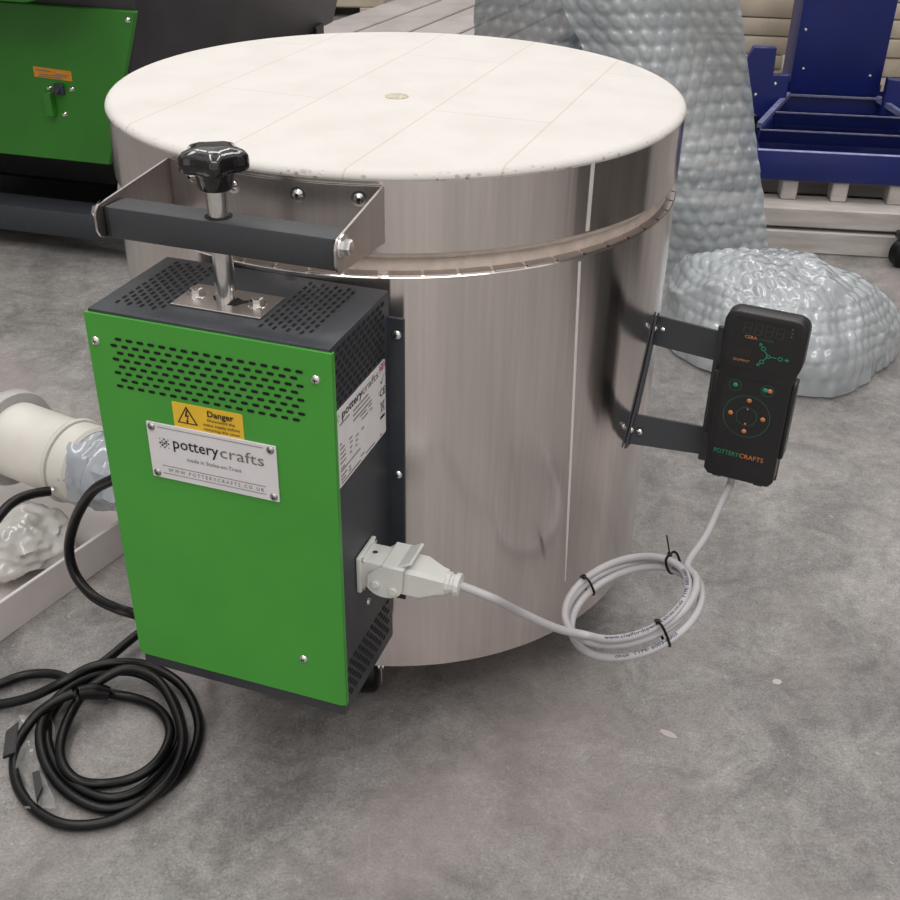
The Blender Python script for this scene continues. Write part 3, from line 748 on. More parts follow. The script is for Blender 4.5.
# coil plane
cpx = (630.0, 602.5); P0 = at(*cpx, (0, 1, 0), -.335)
depth = (P0-CP).dot(FW); th = math.radians(25)
mj = RT*math.cos(th)+UP*math.sin(th); mn = .43*(-RT*math.sin(th)+UP*math.cos(th)) + .888*FW
nrm = mj.cross(mn).normalized()
if nrm.z < 0: nrm = -nrm
RHO = 66*depth/F_PX
def cp(turn, frac, lift, rs=1., dx=0, dy=0):
    a = 2*PI*frac; return P0 + mj*(RHO*rs*math.cos(a)+dx) + mn*(RHO*rs*math.sin(a)+dy) + nrm*lift
gl = XP @ V((.104, 0, 0))
pts = [gl, gl+XD*.03+ZD*-.006]
for q in ((520, 612), (556, 628)): pts.append(at(*q, (0, 1, 0), -.385 if q[0] > 540 else -.40))
# front strand enters on the left and runs round anticlockwise
tot = 3.45; st = .58
n = int(tot*16)
for i in range(n+1):
    f = st + tot*i/n; k = i/n*tot
    lift = (.0120, .0035, -.0110, .0045)[int(min(3, k))]*(1-(k % 1)) + (.0120, .0035, -.0110, .0045, .006)[int(min(3, k))+1]*(k % 1)
    pts.append(cp(0, f, lift, 1+.045*math.sin(2.3*f*2+1), .003*math.sin(f*5), .003*math.cos(f*3.7)))
endp = K(.4125, .0225, .2800)
e0 = pts[-1]
pts += [e0.lerp(endp, .33)+V((.004, 0, -.002)), e0.lerp(endp, .70)+V((.003, 0, .000)), endp+V((0, 0, -.012)), endp+V((0, 0, .006))]
path = spline(pts, 6)
mb = MB(CABLEG); mb.tube(path, .0040, 12); 
# print on the sheath, wrapped on its upper side towards the viewer
def on_cable(path, i0, s, r, side):
    acc = [0]
    for a, b in zip(path[i0:], path[i0+1:]): acc.append(acc[-1]+(b-a).length)
    def fn(x, y):
        k = 0; x = max(0, x)
        while k < len(acc)-2 and acc[k+1] < x: k += 1
        p, q = path[i0+k], path[i0+k+1]; t = (q-p).normalized(); c = p.lerp(q, (x-acc[k])/max(1e-6, acc[k+1]-acc[k]))
        o = (side - t*side.dot(t)).normalized(); w = o.cross(t)
        a = (y-.0013)/r
        return c + (o*math.cos(a) + w*math.sin(a))*(r+.00025)
    return fn
for fr, dz, tx in ((.66, 0, 'www.chaffordspecialcables.co.uk  TYPE: 6003-0003'), (1.72, 0, 'www.chaffordspecialcables.co.uk  TYPE: 6003-0003'), (2.66, 0, 'co.uk  TYPE: 6003-0003')):
    i0 = (4+int((fr-st)*16))*6
    mb.use(INKN); mb.text(tx, (0, 0, 0), (1, 0, 0), (0, 1, 0), width=len(tx)*.0029, size=.0046, bold=.02, fn=on_cable(path, i0, 0, .0040, (CP-P0).normalized()*.7+nrm*.7))
mb.build('cable_coil', cab, label='pale grey printed cable')
def tie(frac, tail=None):
    c = cp(0, frac, .0, 1.0); t = (cp(0, frac+.01, 0)-cp(0, frac-.01, 0)).normalized(); rad = (c-P0); rad = (rad-t*rad.dot(t)).normalized()
    rs, ns = [], []
    for a, b in zip(path[20:-26], path[21:-25]):          # where each turn of the cable passes under the tie
        da, db = (a-c).dot(t), (b-c).dot(t)
        if da*db <= 0 and (a-c).length < .05:
            q = a.lerp(b, abs(da)/max(1e-9, abs(da)+abs(db))); rs.append((q-c).dot(rad)); ns.append((q-c).dot(nrm))
    r0, r1, n0, n1 = min(rs)-.0042, max(rs)+.0042, min(ns)-.0042, max(ns)+.0042
    mb = MB(RUBBER); lp = []; cm = c+rad*(r0+r1)/2+nrm*(n0+n1)/2
    for k in range(28):
        a = 2*PI*k/28; ca, sa = math.cos(a), math.sin(a)
        lp.append(cm + rad*(r1-r0)/2*1.12*math.copysign(abs(ca)**.7, ca) + nrm*(n1-n0)/2*1.12*math.copysign(abs(sa)**.7, sa))
    mb.tube(lp, .0014, 6, True); hd = cm+nrm*(n1-n0)/2*1.12
    mb.box((0, 0, 0), (.0045, .0045, .0035), .0005, 1, X=Matrix.Translation(hd))
    if tail: mb.tube([hd, hd+tail*.5, hd+tail], .0008, 6)
    mb.build('cable_tie', cab, label='black cable tie')
tie(.07, V((-.006, .0, .024))); tie(.32); tie(.775)

# ---------------------------------------------------------------- black mains cable
mc = thing('mains_cable', 'black rubber mains cable in a loose coil on the floor beside the green box', 'cable', (-.32, -.33, 0))
zo = lambda x, y: (x*.3111, 600+y*.3111)
up = []
for x, y, u_v in ((140, 470, .36), (112, 480, .352), (92, 492, .345), (76, 518, .34), (69, 548, .34), (75, 574, .345), (93, 596, .355), (118, 609, .365), (142, 617, .375)):
    up.append(at(x, y, ED, u_v))
lo = []
pa = [(520, 60, .020), (440, 112, .018), (345, 190, .016), (255, 255, .014), (180, 340, .010), (152, 410, .008), (165, 500, .008), (230, 590, .008), (340, 637, .008), (450, 610, .008), (540, 520, .008), (582, 430, .008), (560, 330, .009), (500, 262, .012),
      (420, 230, .018), (320, 238, .022), (228, 280, .022), (160, 345, .020), (128, 430, .016), (150, 535, .012), (220, 622, .011), (330, 672, .008), (440, 652, .008), (540, 600, .008), (610, 520, .008), (640, 420, .008), (620, 330, .009), (570, 262, .013),
      (480, 212, .022), (380, 202, .030), (290, 217, .030), (200, 265, .026), (100, 312, .014), (0, 335, .008), (-70, 330, .008), (-75, 295, .008), (0, 270, .008), (80, 242, .008), (170, 238, .010), (240, 262, .012), (310, 293, .012), (430, 315, .008), (500, 345, .010), (540, 395, .016),
      (543, 450, .018), (505, 520, .016), (430, 572, .012), (330, 592, .008), (250, 580, .012), (202, 530, .016), (195, 460, .014), (225, 370, .016), (280, 290, .026), (400, 222, .036), (500, 252, .030), (562, 345, .024), (588, 450, .022), (562, 548, .020),
      (500, 622, .017), (400, 692, .010), (300, 722, .008), (200, 720, .008), (120, 680, .008), (62, 610, .008), (45, 530, .008), (60, 455, .012), (110, 378, .022), (170, 330, .030), (235, 300, .033)]
for x, y, z in pa: lo.append(atz(*zo(x, y), z))
mid = [up[-1]+V((.03, .03, -.06)), lo[0]+V((.035, .02, .02))]
mpath = spline(up + mid + lo, 7)
mb = MB(RUBBER); mb.tube(mpath, .0056, 12); mb.build('cable', mc)
e = lo[-1]
mb = MB(RUBBER); g = [atz(*zo(250, 300), .030), atz(*zo(300, 293), .026), atz(*zo(350, 300), .020)]
mb.tube(spline(g, 5), lambda t: .0095-.002*abs(2*t-1), 12); mb.build('moulded_sleeve', mc, label='moulded black sleeve on the cable')
for q in ([(20, 430), (62, 395), (50, 500), (10, 515)], [(105, 560), (128, 552), (140, 610), (120, 660)]):
    mb = MB(BLACK); P_ = [atz(*zo(*a), .012 + .006*(i % 2)) for i, a in enumerate(q)]
    tb = bmesh.new(); A = [tb.verts.new(p) for p in P_]; Bv = [tb.verts.new(p+V((0, 0, .004))) for p in P_]
    tb.faces.new(A[::-1]); tb.faces.new(Bv)
    for i in range(4): tb.faces.new([A[i], A[(i+1) % 4], Bv[(i+1) % 4], Bv[i]])
    bmesh.ops.recalc_face_normals(tb, faces=tb.faces[:]); bmesh.ops.bevel(tb, geom=tb.edges[:], offset=.001, segments=2, affect='EDGES')
    mb.add(tb); mb.build('tag', mc, label='flat black tag on the cable')
mb = MB(FILM); rows = []
for j in range(9):
    row = []
    for i in range(7):
        x, y = 60+100*i/6+20*math.sin(j), 370+300*j/8
        row.append(atz(*zo(x, y), .006+.012*(noise.noise(V((i*.6, j*.6, 3)))+.4)))
    rows.append(row)
mb.grid(rows); mb.build('clear_bag', mc, label='scrap of clear polythene around the tags')

# ---------------------------------------------------------------- tray with wrapped pipe, left
t0, t1 = V((-.489, -.151, 0)), V((-.368, .041, 0)); td = (t1-t0).normalized(); tn = V((-td.y, td.x, 0))
tray = thing('cardboard_tray', 'low pale pinkish cardboard tray holding the wrapped pipe', 'tray', t0, math.atan2(td.y, td.x))
XT = Matrix((td, tn, ZD)).transposed().to_4x4(); XT.translation = t0
def T_(x, y, z): return XT @ V((x, y, z))
mb = MB(CARD); mb.M = XT
mb.box((-.1, .205, .003), (.84, .40, .006))
mb.build('tray_base', tray)
mb = MB(CARD); mb.M = XT; mb.box((-.1, .003, .026), (.84, .005, .052), .001, 1); mb.build('side_wall', tray)
mb = MB(CARD); mb.M = XT; mb.box((-.1, .408, .026), (.84, .005, .052), .001, 1); mb.build('side_wall', tray)
mb = MB(CARD); mb.M = XT; mb.box((.3205, .205, .026), (.005, .405, .0515), .001, 1); mb.build('side_wall', tray)
# pipe
pipe = thing('wrapped_pipe', 'cream plastic pipe with flange and collar, partly wrapped in clear polythene', 'pipe', (-.55, .06, 0))
ZPi = .116
a0 = at(-50, 414, (0, 0, 1), ZPi); a1 = at(76, 461, (0, 0, 1), ZPi)
ax = (a1-a0).normalized()
def PA(s): return a1 + ax*s
mb = MB(PVC); rr = .053
XA = Matrix.Translation(a1) @ ax.to_track_quat('Z', 'Y').to_matrix().to_4x4()
mb.lathe([(.040, -.30), (rr, -.30), (rr, -.004), (.040, -.004)], 48, XA, closed=True); mb.build('barrel', pipe, label='cream pipe barrel')
mb = MB(PVC); mb.lathe([(.040, -.006), (rr+.004, -.006), (rr+.006, -.002), (rr+.004, .001), (rr-.003, .002), (rr+.002, .004), (rr+.002, .030), (rr-.002, .034), (.040, .034)], 48, XA, closed=True); mb.build('collar', pipe, label='cream collar ring')
mb = MB(mat('grey_flange', (.42, .41, .40), .4)); mb.lathe([(.040, -.130), (rr+.013, -.130), (rr+.015, -.126), (rr+.015, -.114), (rr+.013, -.110), (.040, -.110)], 48, XA, closed=True); mb.build('flange', pipe, label='grey flange ring')
mb = MB(FILMB)
prw = []
for k in range(26): prw.append((rr-.001-.020*(k/25)**1.5+.0035*noise.noise(V((k*.7, 0, 5))), .024+.0042*k))
tb = bmesh.new(); rings = []
for r_, z_ in prw:
    rings.append([tb.verts.new(((r_+.006*noise.noise(V((3*math.cos(2*PI*i/40), 3*math.sin(2*PI*i/40), z_*40))))*math.cos(2*PI*i/40), (r_+.006*noise.noise(V((3*math.cos(2*PI*i/40), 3*math.sin(2*PI*i/40), z_*40))))*math.sin(2*PI*i/40), z_)) for i in range(40)])
for A, Bq in zip(rings, rings[1:]):
    for i in range(40): tb.faces.new([A[i], A[(i+1) % 40], Bq[(i+1) % 40], Bq[i]])
tb.faces.new(rings[-1]); bmesh.ops.recalc_face_normals(tb, faces=tb.faces[:]); mb.add(tb, XA); mb.build('wrap', pipe, label='bluish clear polythene over the pipe end')
# crumpled polythene in the tray
def lump(name, label, cat, c, s, m, seed, freq=9, amp=.3, rot=0, nu=64, nv=40, bub=0, sub=None, root=None, zmin=.007):
    mb = MB(m); rows = []
    Rm = Matrix.Rotation(rot, 3, 'Z')
    for j in range(nv+1):
        row = []
        ph = -PI/2 + PI*j/nv
        for i in range(nu+1):
            t = 2*PI*(i % nu)/nu
            d = V((math.cos(ph)*math.cos(t), math.cos(ph)*math.sin(t), math.sin(ph)))
            k = 1 + amp*(noise.noise(d*1.6+V((seed, 0, 0)))*.7 + (.5-abs(noise.noise(d*freq*.45+V((0, seed, 0)))))*.45 - .1 + .18*noise.noise(d*freq+V((0, 0, seed))))
            p = V((d.x*s[0], d.y*s[1], d.z*s[2]))*k
            p = Rm @ p + V(c)
            if bub:
                pass
            p.z = max(p.z, zmin + .002*abs(noise.noise(p*30)))
            row.append(p)
        rows.append(row)
    mb.grid(rows); bmesh.ops.remove_doubles(mb.bm, verts=mb.bm.verts[:], dist=.0002)
    o = mb.build(name, sharp=60 if not bub else 80); o['label'] = label; o['category'] = cat
    return o
lc = T_(.122, .098, .046)
lump('crumpled_polythene', 'crumpled whitish polythene bag lying in the tray below the pipe', 'bag', lc, (.064, .074, .037), FILMW, 5.1, 7, .38, math.atan2(td.y, td.x))
# short black cable end
sc_ = thing('black_cable_end', 'short black cable end resting on the crumpled polythene at the left edge', 'cable', (-.55, 0, 0))
pp = [at(x, y, (0, 0, 1), z) for x, y, z in ((-60, 600, .10), (-25, 550, .11), (0, 515, .115), (15, 501, .115), (32, 494, .112), (50, 491, .108))]
mb = MB(RUBBER); mb.tube(spline(pp, 6), .0065, 12); mb.build('sheath', sc_)
mb = MB(CHROME); mb.cyl(pp[-1]+V((-.004, 0, 0)), pp[-1]+(pp[-1]-pp[-2]).normalized()*.006, .0050, 12, .001); mb.build('bare_tip', sc_, label='pale tip')

# ---------------------------------------------------------------- green machine, back left
go = V((-.605, 1.139, 0)); gd = V((.951, -.309, 0)).normalized(); gn = V((.309, .951, 0)).normalized()
gm = thing('clay_machine', 'large green and black workshop machine standing behind the kiln on the left', 'machine', go, math.atan2(gd.y, gd.x))
XG = Matrix((gd, gn, ZD)).transposed().to_4x4(); XG.translation = go
Xf = XG @ Matrix(((1, 0, 0, 0), (0, 0, -1, 0), (0, 1, 0, 0), (0, 0, 0, 1)))     # poly (u, z), extruded towards the viewer
mb = MB(DARKM); mb.prism([(-.70, .285), (.040, .285), (.100, .505), (.100, .85), (-.70, .85)], -1.21, -.0005, Xf, .006, 2)
mb.build('housing', gm, label='dark grey machine housing')
mb = MB(GREEN2); mb.prism([(-.72, .200), (.0, .201), (.106, .512), (-.72, .512)], 0, .012, Xf, .002, 1); mb.build('front_guard', gm, label='green front guard')
mb = MB(GREEN2); mb.prism([(-.72, .534), (-.060, .534), (.045, .566), (.045, .76), (-.72, .76)], .012, .12, Xf, .004, 2); mb.build('upper_cover', gm, label='bright green cover jutting out at the top')
def gscrew(u, z, r):
    mb = MB(CHROME); Xs = XG @ Matrix.Translation((u, -.012, z)) @ Matrix.Rotation(PI/2, 4, 'X'); mb.lathe([(0, r*.7), (r*.6, r*.6), (r, 0)], 14, Xs); mb.build('machine_screw', gm)
for u, z in ((.086, .495), (-.063, .352), (-.089, .299), (-.115, .350)): gscrew(u, z, .0062)
mb = MB(ORANGE, INKG); mb.prism([(-.145, .371), (-.058, .368), (-.058, .388), (-.145, .392)], .0122, .0128, Xf)
mb.use(INKG)
for k, (a, b) in enumerate(((-.138, -.105), (-.095, -.064), (-.130, -.070), (-.136, -.080))):
    z = .3830-.0040*k; sl = -.04
    q = [(a, z+(a+.10)*sl), (b, z+(b+.10)*sl), (b, z+.0018+(b+.10)*sl), (a, z+.0018+(a+.10)*sl)]
    mb.prism(q, .0129, .0131, Xf)
mb.build('sticker', gm, label='orange warning sticker')
mb = MB(GREY); mb.prism([(-.100, .340), (-.078, .340), (-.078, .362), (-.100, .362)], .012, .022, Xf, .002, 1); mb.cyl(XG @ V((-.089, -.020, .352)), XG @ V((-.089, -.034, .346)), .006, 10); mb.build('latch', gm, label='black catch')
mb = MB(GREEN2); mb.prism([(-.123, .295), (-.105, .295), (-.105, .345), (-.123, .345)], .012, .030, Xf, .002, 1); mb.build('hinge', gm, label='green bent tab')
for nm, c, s in (('frame_rail', (-.28, -.010, .070), (.90, .075, .058)), ('frame_rail', (-.28, 1.15, .070), (.90, .075, .058))):
    mb = MB(GREY); mb.M = XG; mb.box(c, s, .004, 2); mb.build(nm, gm, label='dark grey floor rail')
for u in (-.66, .09):
    for w in (.0, 1.15):
        mb = MB(GREY); mb.M = XG; mb.cyl((u, w, 0), (u, w, .045), .022, 16); mb.build('foot', gm, label='short round foot')
for u in (-.62, .02):
    for w in (.10, 1.08):
        mb = MB(BLACK); mb.M = XG; mb.box((u, w, .195), (.06, .06, .21), .003, 1); mb.build('post', gm, label='black upright post')
mb = MB(BLACK); mb.M = XG; mb.box((-.30, .35, .17), (.56, .4, .16), .01, 1); mb.box((-.30, .60, .045), (.70, 1.0, .03), .004, 1); mb.build('underside_shade', gm, label='black boxes standing in for the shadow under the machine')  # black boxes fill in the shade beneath the machine

# ---------------------------------------------------------------- blue machine on a pallet, back right
bo = V((.823, 1.207, 0)); bd = V((.988, -.156, 0)).normalized(); bn = V((.156, .988, 0)).normalized()
XB = Matrix((bd, bn, ZD)).transposed().to_4x4(); XB.translation = bo
Xbf = XB @ Matrix(((1, 0, 0, 0), (0, 0, -1, 0), (0, 1, 0, 0), (0, 0, 0, 1)))
bm_ = thing('blue_machine', 'dark blue steel machine stand with column and slatted base on a pallet', 'machine', bo + V((.17, .15, .1)), math.atan2(bd.y, bd.x))
def bbox(name, c, s, m=BLUE, bev=.002, label=None):
    mb = MB(m); mb.M = XB; mb.box(c, s, bev, 2); return mb.build(name, bm_, label=label)
mb = MB(BLUE, BLUEL); mb.M = XB
mb.box((.17, .006, .184), (.40, .012, .066), .003, 2); mb.use(BLUEL); mb.box((.17, .004, .2165), (.396, .010, .0025), .0008, 1)
for s in (-1, 1): mb.use(BLUE); mb.box((.17+s*.196, .16, .184), (.010, .31, .066), .002, 1)
mb.box((.17, .31, .184), (.40, .010, .066), .002, 1)
base = mb.build('base_frame', bm_, label='dark blue base frame with painted edge highlights')
# slatted sloping top
for k, (d, z) in enumerate(((.100, .2365), (.200, .2530))):
    mb = MB(BLUE, BLUEL); mb.M = XB; w = .19-.10*max(0, (d-.12))/.18
    mb.box((.175, d, z-.014), (2*w, .012, .028), .001, 1); mb.use(BLUEL); mb.box((.175, d-.002, z+.0005), (2*w, .012, .0045), .001, 1); mb.build('slat', bm_, label='blue slat with a highlight painted on its top edge')
mb = MB(BLUEL); mb.M = XB
for s in (-1, 1):
    p0, p1 = V((.175+s*.19, .12, .240)), V((.175+s*.105, .30, .271)); mb.tube([p0, p1], .0085, 4)
mb.box((.175, .297, .2715), (.215, .012, .006), .001, 1)
mb.build('edge_bar', bm_, label='edge bars around the slats, painted as highlights')
mb = MB(BLUE); mb.M = XB; mb.grid([[V((-.02, .012, .190)), V((.36, .012, .190))], [V((-.01, .15, .205)), V((.355, .15, .205))], [V((.02, .305, .232)), V((.33, .305, .232))], [V((.02, .31, .285)), V((.33, .31, .285))]]); mb.build('inner_plate', bm_, label='dark blue plate below the slats')
# slatted sloping top
for k, (d, z) in enumerate(((.100, .2365), (.200, .2530))):
    mb = MB(BLUE, BLUEL); mb.M = XB; w = .19-.10*max(0, (d-.12))/.18
    mb.box((.175, d, z-.014), (2*w, .012, .028), .001, 1); mb.use(BLUEL); mb.box((.175, d-.002, z+.0005), (2*w, .012, .0045), .001, 1); mb.build('slat', bm_, label='blue slat with a highlight painted on its top edge')
mb = MB(BLUEL); mb.M = XB
for s in (-1, 1):
    p0, p1 = V((.175+s*.19, .12, .240)), V((.175+s*.105, .30, .271)); mb.tube([p0, p1], .0085, 4)
mb.box((.175, .297, .2715), (.215, .012, .006), .001, 1)
mb.build('edge_bar', bm_, label='edge bars around the slats, painted as highlights')
mb = MB(BLUE); mb.M = XB; mb.grid([[V((-.02, .012, .190)), V((.36, .012, .190))], [V((-.01, .15, .205)), V((.355, .15, .205))], [V((.06, .305, .232)), V((.285, .305, .232))], [V((.06, .31, .30)), V((.285, .31, .30))]]); mb.build('inner_plate', bm_, label='dark blue plate below the slats')
mb = MB(BLUE); mb.M = XB; mb.box((.175, .365, .60), (.212, .13, .66), .006, 2); colm = mb.build('column', bm_, label='plain blue column')
for u, z in ((.095, .332), (.252, .322), (.085, .42)):
    mb = MB(CHROME); mb.lathe([(0, .003), (.003, .002), (.0042, 0)], 12, XB @ Matrix.Translation((u, .30, z)) @ Matrix.Rotation(PI/2, 4, 'X')); mb.build('column_bolt', colm)
mb = MB(BLUE); mb.prism([(-.040, .250), (.018, .215), (.060, .215), (.060, .325), (.022, .322), (.020, .384), (-.033, .384), (-.046, .350)], -.285, -.262, Xbf, .002, 1); lug = mb.build('side_plate', bm_, label='blue upright side plate at the left')
mb = MB(BLUE); mb.prism([(.285, .215), (.390, .215), (.396, .350), (.383, .384), (.330, .384), (.328, .322), (.285, .325)], -.285, -.262, Xbf, .002, 1); mb.build('side_plate', bm_, label='blue upright side plate at the right')
for u, z in ((-.012, .275), (.030, .302), (.338, .302)):
    mb = MB(CHROME); mb.lathe([(0, .004), (.003, .003), (.005, 0)], 12, XB @ Matrix.Translation((u, .262, z)) @ Matrix.Rotation(PI/2, 4, 'X')); mb.build('plate_bolt', lug)
# pallet
pal = thing('timber_pallet', 'pale rough timber pallet under the blue machine', 'pallet', bo + V((.2, .15, 0)), math.atan2(bd.y, bd.x))
def pb(name, c, s, m=TIMBER, lab=None):
    mb = MB(m); mb.M = XB; mb.box(c, s, .003, 1); mb.build(name, pal, label=lab)
for d in (-.045, .20, .45): pb('bottom_board', (.20, d+.045, .026), (.95, .095, .052), lab='pale bottom board')
for d in (-.045, .20, .45): pb('top_board', (.20, d+.047, .082), (.95, .095, .044), lab='pale top board')
for u in (-.20, .057, .168, .292, .55):
    for d in (.035, .30): pb('spacer_block', (u, d, .1270), (.035, .05, .046), lab='small pale block under the machine')
pb('cross_board', (.20, .20, .1165), (.95, .12, .025), lab='pale board across the pallet')
pb('cross_board', (.20, .40, .1165), (.95, .12, .025), lab='pale board across the pallet')
# black castor with wheel and fork at the right edge
cas = thing('black_castor', 'black trolley end with a rubber wheel at the right edge', 'castor', atz(893, 268, 0))
cc = atz(900, 266, 0)
mb = MB(RUBBER); Xc = Matrix.Translation(cc+V((-.0, 0, .032))) @ Matrix.Rotation(math.radians(20), 4, 'Z') @ Matrix.Rotation(PI/2, 4, 'X')
mb.lathe([(.008, -.016), (.026, -.016), (.032, -.010), (.032, .010), (.026, .016), (.008, .016)], 32, Xc, closed=True); mb.build('wheel', cas)
mb = MB(BLACK); mb.box(cc+V((.012, 0, .068)), (.06, .05, .018), .005, 2); mb.box(cc+V((.012, -.022, .05)), (.03, .004, .05), .001, 1); mb.box(cc+V((.012, .022, .05)), (.03, .004, .05), .001, 1); mb.build('fork', cas)
mb = MB(CHROME); mb.cyl(cc+V((0, -.025, .032)), cc+V((0, .025, .032)), .004, 10); mb.build('axle', cas)

# cream slabs stacked behind
def slab_stack(x, y, rz, n, w, d, h, where, z0=0):
    zc = z0
    for k in range(n):
        hh = h*(.8+.4*random.random()); o = thing('cream_block', where[0] if k < n-1 else where[1], 'slab', (x+random.uniform(-.012, .012), y, zc), rz+random.uniform(-.05, .05), where[2])
        mb = MB(CREAM)
        X = Matrix.Translation(o.location) @ Matrix.Rotation(o.rotation_euler.z, 4, 'Z')
        mb.box((0, 0, hh/2), (w, d, hh-.002), .006, 2, X=X); mb.build('block_body', o); zc += hh
slab_stack(.98, 2.12, -.15, 12, .26, .25, .046, ('cream slab in the stack between bubble wrap and blue column', 'topmost cream slab in the stack between bubble wrap and blue column', 'cream slabs stacked left of the blue column'))
slab_stack(1.50, 2.12, -.15, 11, .30, .25, .048, ('cream slab in the stack at the right edge behind the blue column', 'topmost cream slab in the stack at the right edge behind the blue column', 'cream slabs stacked right of the blue column'))
brd = thing('leaning_board', 'cream board standing upright beside the blue column', 'board', (1.16, 1.92, 0), -.15)
mb = MB(CREAM); X = Matrix.Translation((1.17, 1.86, 0)) @ Matrix.Rotation(-.15, 4, 'Z') @ Matrix.Rotation(math.radians(-3), 4, 'X') 
mb.prism([(-.085, .001), (.12, .001), (.12, .62), (-.13, .62), (-.10, .30)], -.012, .012, X @ Matrix(((1, 0, 0, 0), (0, 0, -1, 0), (0, 1, 0, 0), (0, 0, 0, 1))), .003, 1); mb.build('board_face', brd)

# ---------------------------------------------------------------- bubble wrap
def bubbles(a, b, p):
    """height of a hexagonal field of air bubbles at surface coordinates a, b"""
    rw = p*.866; j0 = math.floor(b/rw); best = 9
    for j in (j0, j0+1):
        off = .5*p if j % 2 else 0; i = round((a-off)/p); dx = a-off-i*p; dy = b-j*rw; best = min(best, dx*dx+dy*dy)
    q = best/(p*.46)**2
    q = math.sqrt(q); return 1 if q < .5 else (0 if q > 1 else 1-(q-.5)*(q-.5)*4*(3-2*(q-.5)*2))
def sheet(name, label, fn, la, lb, step, m, p=.033, h=.0042, cat='bubble wrap'):
    na, nb = int(la/step), int(lb/step); P = [[fn(i/na, j/nb) for i in range(na+1)] for j in range(nb+1)]; rows = []
    for j in range(nb+1):
        row = []
        for i in range(na+1):
            pa_ = P[j][min(i+1, na)]-P[j][max(i-1, 0)]; pb_ = P[min(j+1, nb)][i]-P[max(j-1, 0)][i]
            n = pa_.cross(pb_).normalized(); 
            if n.y > 0: n = -n
            jit = 1+.35*noise.noise(P[j][i]*25)
            row.append(P[j][i] + n*(h*jit*bubbles(i/na*la + .010*noise.noise(P[j][i]*7), j/nb*lb + .010*noise.noise(P[j][i]*7+V((9, 0, 0))), p) + .004*noise.noise(P[j][i]*14) + .0035*(.4-abs(noise.noise(P[j][i]*19+V((0, 5, 0)))))))
        rows.append(row)
    mb = MB(m); mb.grid(rows); o = mb.build(name, sharp=80); o['label'] = label; o['category'] = cat
    return o
def edge(z, tab):
    for (z0, x0), (z1, x1) in zip(tab, tab[1:]):
        if z <= z1 or (z1, x1) == tab[-1]: return x0 + (x1-x0)*(z-z0)/(z1-z0)
def front_sheet(s, t):
    z = .015 + t*.78
    xr = edge(z, [(.0, .792), (.231, .733), (.388, .691), (.568, .630)]); xl = edge(z, [(0, .44), (.477, .349), (.565, .296)])
    x = xl + (xr-xl)*s
    y = .975 - .04*math.sin(s*PI)*(1-.5*t) + .016*math.sin(s*8+t*3) + .012*math.sin(t*9+s*4)
    return V((x, y, z))
sheet('bubble_wrap_sheet', 'tall draped sheet of bubble wrap standing behind the kiln, in front of the blue machine', front_sheet, .36, .78, .0036, BUBBLE)
def back_sheet(s, t):
    z = .015 + t*.78
    xl, xr = .155-.012*t, .46-.08*t
    return V((xl+(xr-xl)*s, 1.09+.02*math.sin(s*7)+.02*math.sin(t*6+s*2)+.03*t, z))
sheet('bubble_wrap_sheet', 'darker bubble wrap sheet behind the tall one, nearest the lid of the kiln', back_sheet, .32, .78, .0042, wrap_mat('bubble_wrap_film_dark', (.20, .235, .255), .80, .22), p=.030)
def bundle():
    mb = MB(BUBBLE2); nu, nv = 300, 100; rows = []
    c = V((.705, .690, 0)); rot = Matrix.Rotation(.60, 3, 'Z')
    for j in range(nv+1):
        ph = PI/2*j/nv; row = []
        for i in range(nu+1):
            t = 2*PI*(i % nu)/nu
            d = V((math.cos(ph)*math.cos(t), math.cos(ph)*math.sin(t), math.sin(ph)))
            sq = (abs(math.cos(t))**3+abs(math.sin(t))**3)**(-1/3)
            k = 1 + .10*noise.noise(d*1.4+V((4, 1, 0))) + .09*(.35-abs(noise.noise(d*2.2+V((0, 2, 7)))))
            hz = .155*(math.sin(ph)**.7)*k*(1-.15*math.cos(ph)*math.cos(t))
            p = rot @ V((d.x*.190*sq*k, d.y*.205*sq*k, 0)) + c; p.z = max(.004, hz+.004)
            nrm_ = (d+V((0, 0, .3))).normalized()
            row.append(p + nrm_*(.0027*(bubbles(p.x+.4*p.z+.008*noise.noise(p*9), p.y*1.0-.6*p.z, .027) if ph > .8 else bubbles(t*.21+.006*noise.noise(p*9), ph*.17, .027))+.008*noise.noise(p*12)+.016*(.35-abs(noise.noise(p*8+V((3, 0, 0)))))+.008*(.3-abs(noise.noise(p*19+V((0, 3, 0)))))))
        rows.append(row)
    mb.grid(rows); bmesh.ops.remove_doubles(mb.bm, verts=mb.bm.verts[:], dist=.0003)
    o = mb.build('bubble_wrap_bundle', sharp=80); o['label'] = 'crumpled bundle of bubble wrap on the floor behind the controller'; o['category'] = 'bubble wrap'
bundle()

# ---------------------------------------------------------------- planks behind the lid
pk = thing('plank_pallet', 'low deck of pinkish grey planks on the floor far behind the lid', 'pallet', (0, 3.4, 0))
pdv = V((.43, .90, 0)).normalized(); pnv = V((.90, -.43, 0)).normalized(); XK = Matrix((pdv, -pnv, ZD)).transposed().to_4x4(); XK.translation = V((-.217, 3.05, 0))
for k in range(-1, 4):
    mb = MB(TIMBER2); mb.M = XK; mb.box((.40, -(.10+.178*k)+.0, .085), (1.5, .162, .030), .004, 1); mb.build('plank', pk)
for d in (-.3, .40, 1.1):
    mb = MB(TIMBER2); mb.M = XK; mb.box((d, -.28, .035), (.09, .90, .069), .004, 1); mb.build('bearer', pk)
cr = thing('wooden_crate', 'pale crate with dark slots at the top edge beyond the planks', 'crate', (-.42, 4.15, 0))
mb = MB(CREAM); mb.box((-.36, 4.2, .10), (.60, .40, .12), .006, 1); mb.build('crate_side', cr)
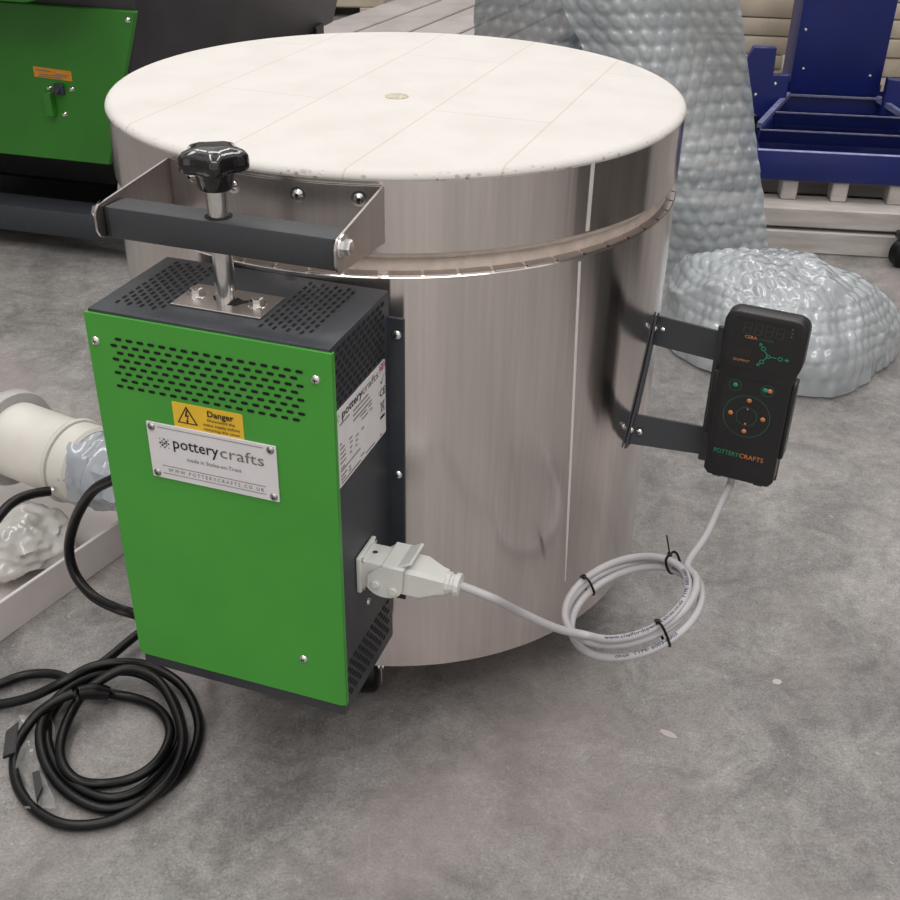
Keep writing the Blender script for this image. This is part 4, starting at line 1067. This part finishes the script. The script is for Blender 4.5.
for x in (-.60, -.36, -.12):
    mb = MB(CREAM); mb.box((x, 4.2, .02), (.10, .40, .04), .003, 1); mb.build('skid', cr)
BROWN = mat('brown_cardboard', (.20, .14, .10), .8)
mb = MB(BROWN); mb.box((-.36, 4.2, .22), (.54, .36, .12), .006, 1); mb.build('carton', cr, label='brown carton lid')

# pale paint flecks on the concrete
FLECK = mat('pale_pink_paint', (.50, .43, .42), .7)
for px_, py_, rx, ry, an, lb in ((668, 734, .010, .0045, -.6, 'pale pink elongated paint fleck on the concrete floor below the cable coil'), (777, 682, .0055, .0045, .2, 'small round pale paint fleck on the concrete floor at the right')):
    c_ = atz(px_, py_, 0); mb = MB(FLECK)
    mb.prism([(c_.x+rx*math.cos(k*PI/8)*(1+.2*math.sin(3*k))*math.cos(an)-ry*math.sin(k*PI/8)*math.sin(an), c_.y+rx*math.cos(k*PI/8)*(1+.2*math.sin(3*k))*math.sin(an)+ry*math.sin(k*PI/8)*math.cos(an)) for k in range(16)], .0001, .0006)
    o = mb.build('paint_fleck'); o['label'] = lb; o['category'] = 'paint mark'

# ---------------------------------------------------------------- light
w = bpy.data.worlds.new('warehouse'); sc.world = w; w.use_nodes = True; nt = w.node_tree; L = nt.links.new
bg = nt.nodes['Background']; tc = nod(nt, 'ShaderNodeTexCoord'); sx = nod(nt, 'ShaderNodeSeparateXYZ'); L(tc.outputs['Generated'], sx.inputs[0])
cr_ = nod(nt, 'ShaderNodeValToRGB'); e = cr_.color_ramp.elements; e[0].position, e[1].position = .42, .8
e[0].color = (.72, .69, .67, 1); e[1].color = (.66, .65, .64, 1)
mr = nod(nt, 'ShaderNodeMapRange'); mr.inputs['From Min'].default_value = -1; L(sx.outputs['Z'], mr.inputs['Value']); L(mr.outputs[0], cr_.inputs[0])
mp = nod(nt, 'ShaderNodeMapping'); mp.inputs['Scale'].default_value = (1, 1, .25); L(tc.outputs['Generated'], mp.inputs[0])
nz = nod(nt, 'ShaderNodeTexNoise'); nz.inputs['Scale'].default_value = 4.2; nz.inputs['Detail'].default_value = 3; L(mp.outputs[0], nz.inputs['Vector'])
r2 = nod(nt, 'ShaderNodeValToRGB'); r2.color_ramp.elements[0].position = .38; r2.color_ramp.elements[1].position = .62
r2.color_ramp.elements[0].color = (.55, .54, .53, 1); r2.color_ramp.elements[1].color = (1.25, 1.22, 1.2, 1); L(nz.outputs['Fac'], r2.inputs[0])
mx = nod(nt, 'ShaderNodeMix', data_type='RGBA', blend_type='MULTIPLY'); mx.inputs[0].default_value = 1; L(cr_.outputs[0], mx.inputs[6]); L(r2.outputs[0], mx.inputs[7]); L(mx.outputs[2], bg.inputs['Color'])
bg.inputs['Strength'].default_value = 1.25
def area(name, loc, size, power, rot=(0, 0, 0), col=(1, .97, .94)):
    l = bpy.data.lights.new(name, 'AREA'); l.shape = 'RECTANGLE'; l.size, l.size_y = size; l.energy = power; l.color = col
    o = bpy.data.objects.new(name, l); COL.objects.link(o); o.location = loc; o.rotation_euler = rot
area('ceiling_light', (-1.2, .3, 3.6), (.5, 3.0), 38)
area('ceiling_light', (1.3, .6, 3.6), (.5, 3.0), 38)
area('ceiling_light', (.2, 3.4, 3.8), (3.5, .6), 44)
area('ceiling_light', (.2, -2.2, 3.4), (3.2, .8), 46)
sc.view_settings.view_transform = 'Standard'; sc.view_settings.look = 'None'; sc.view_settings.exposure = 0
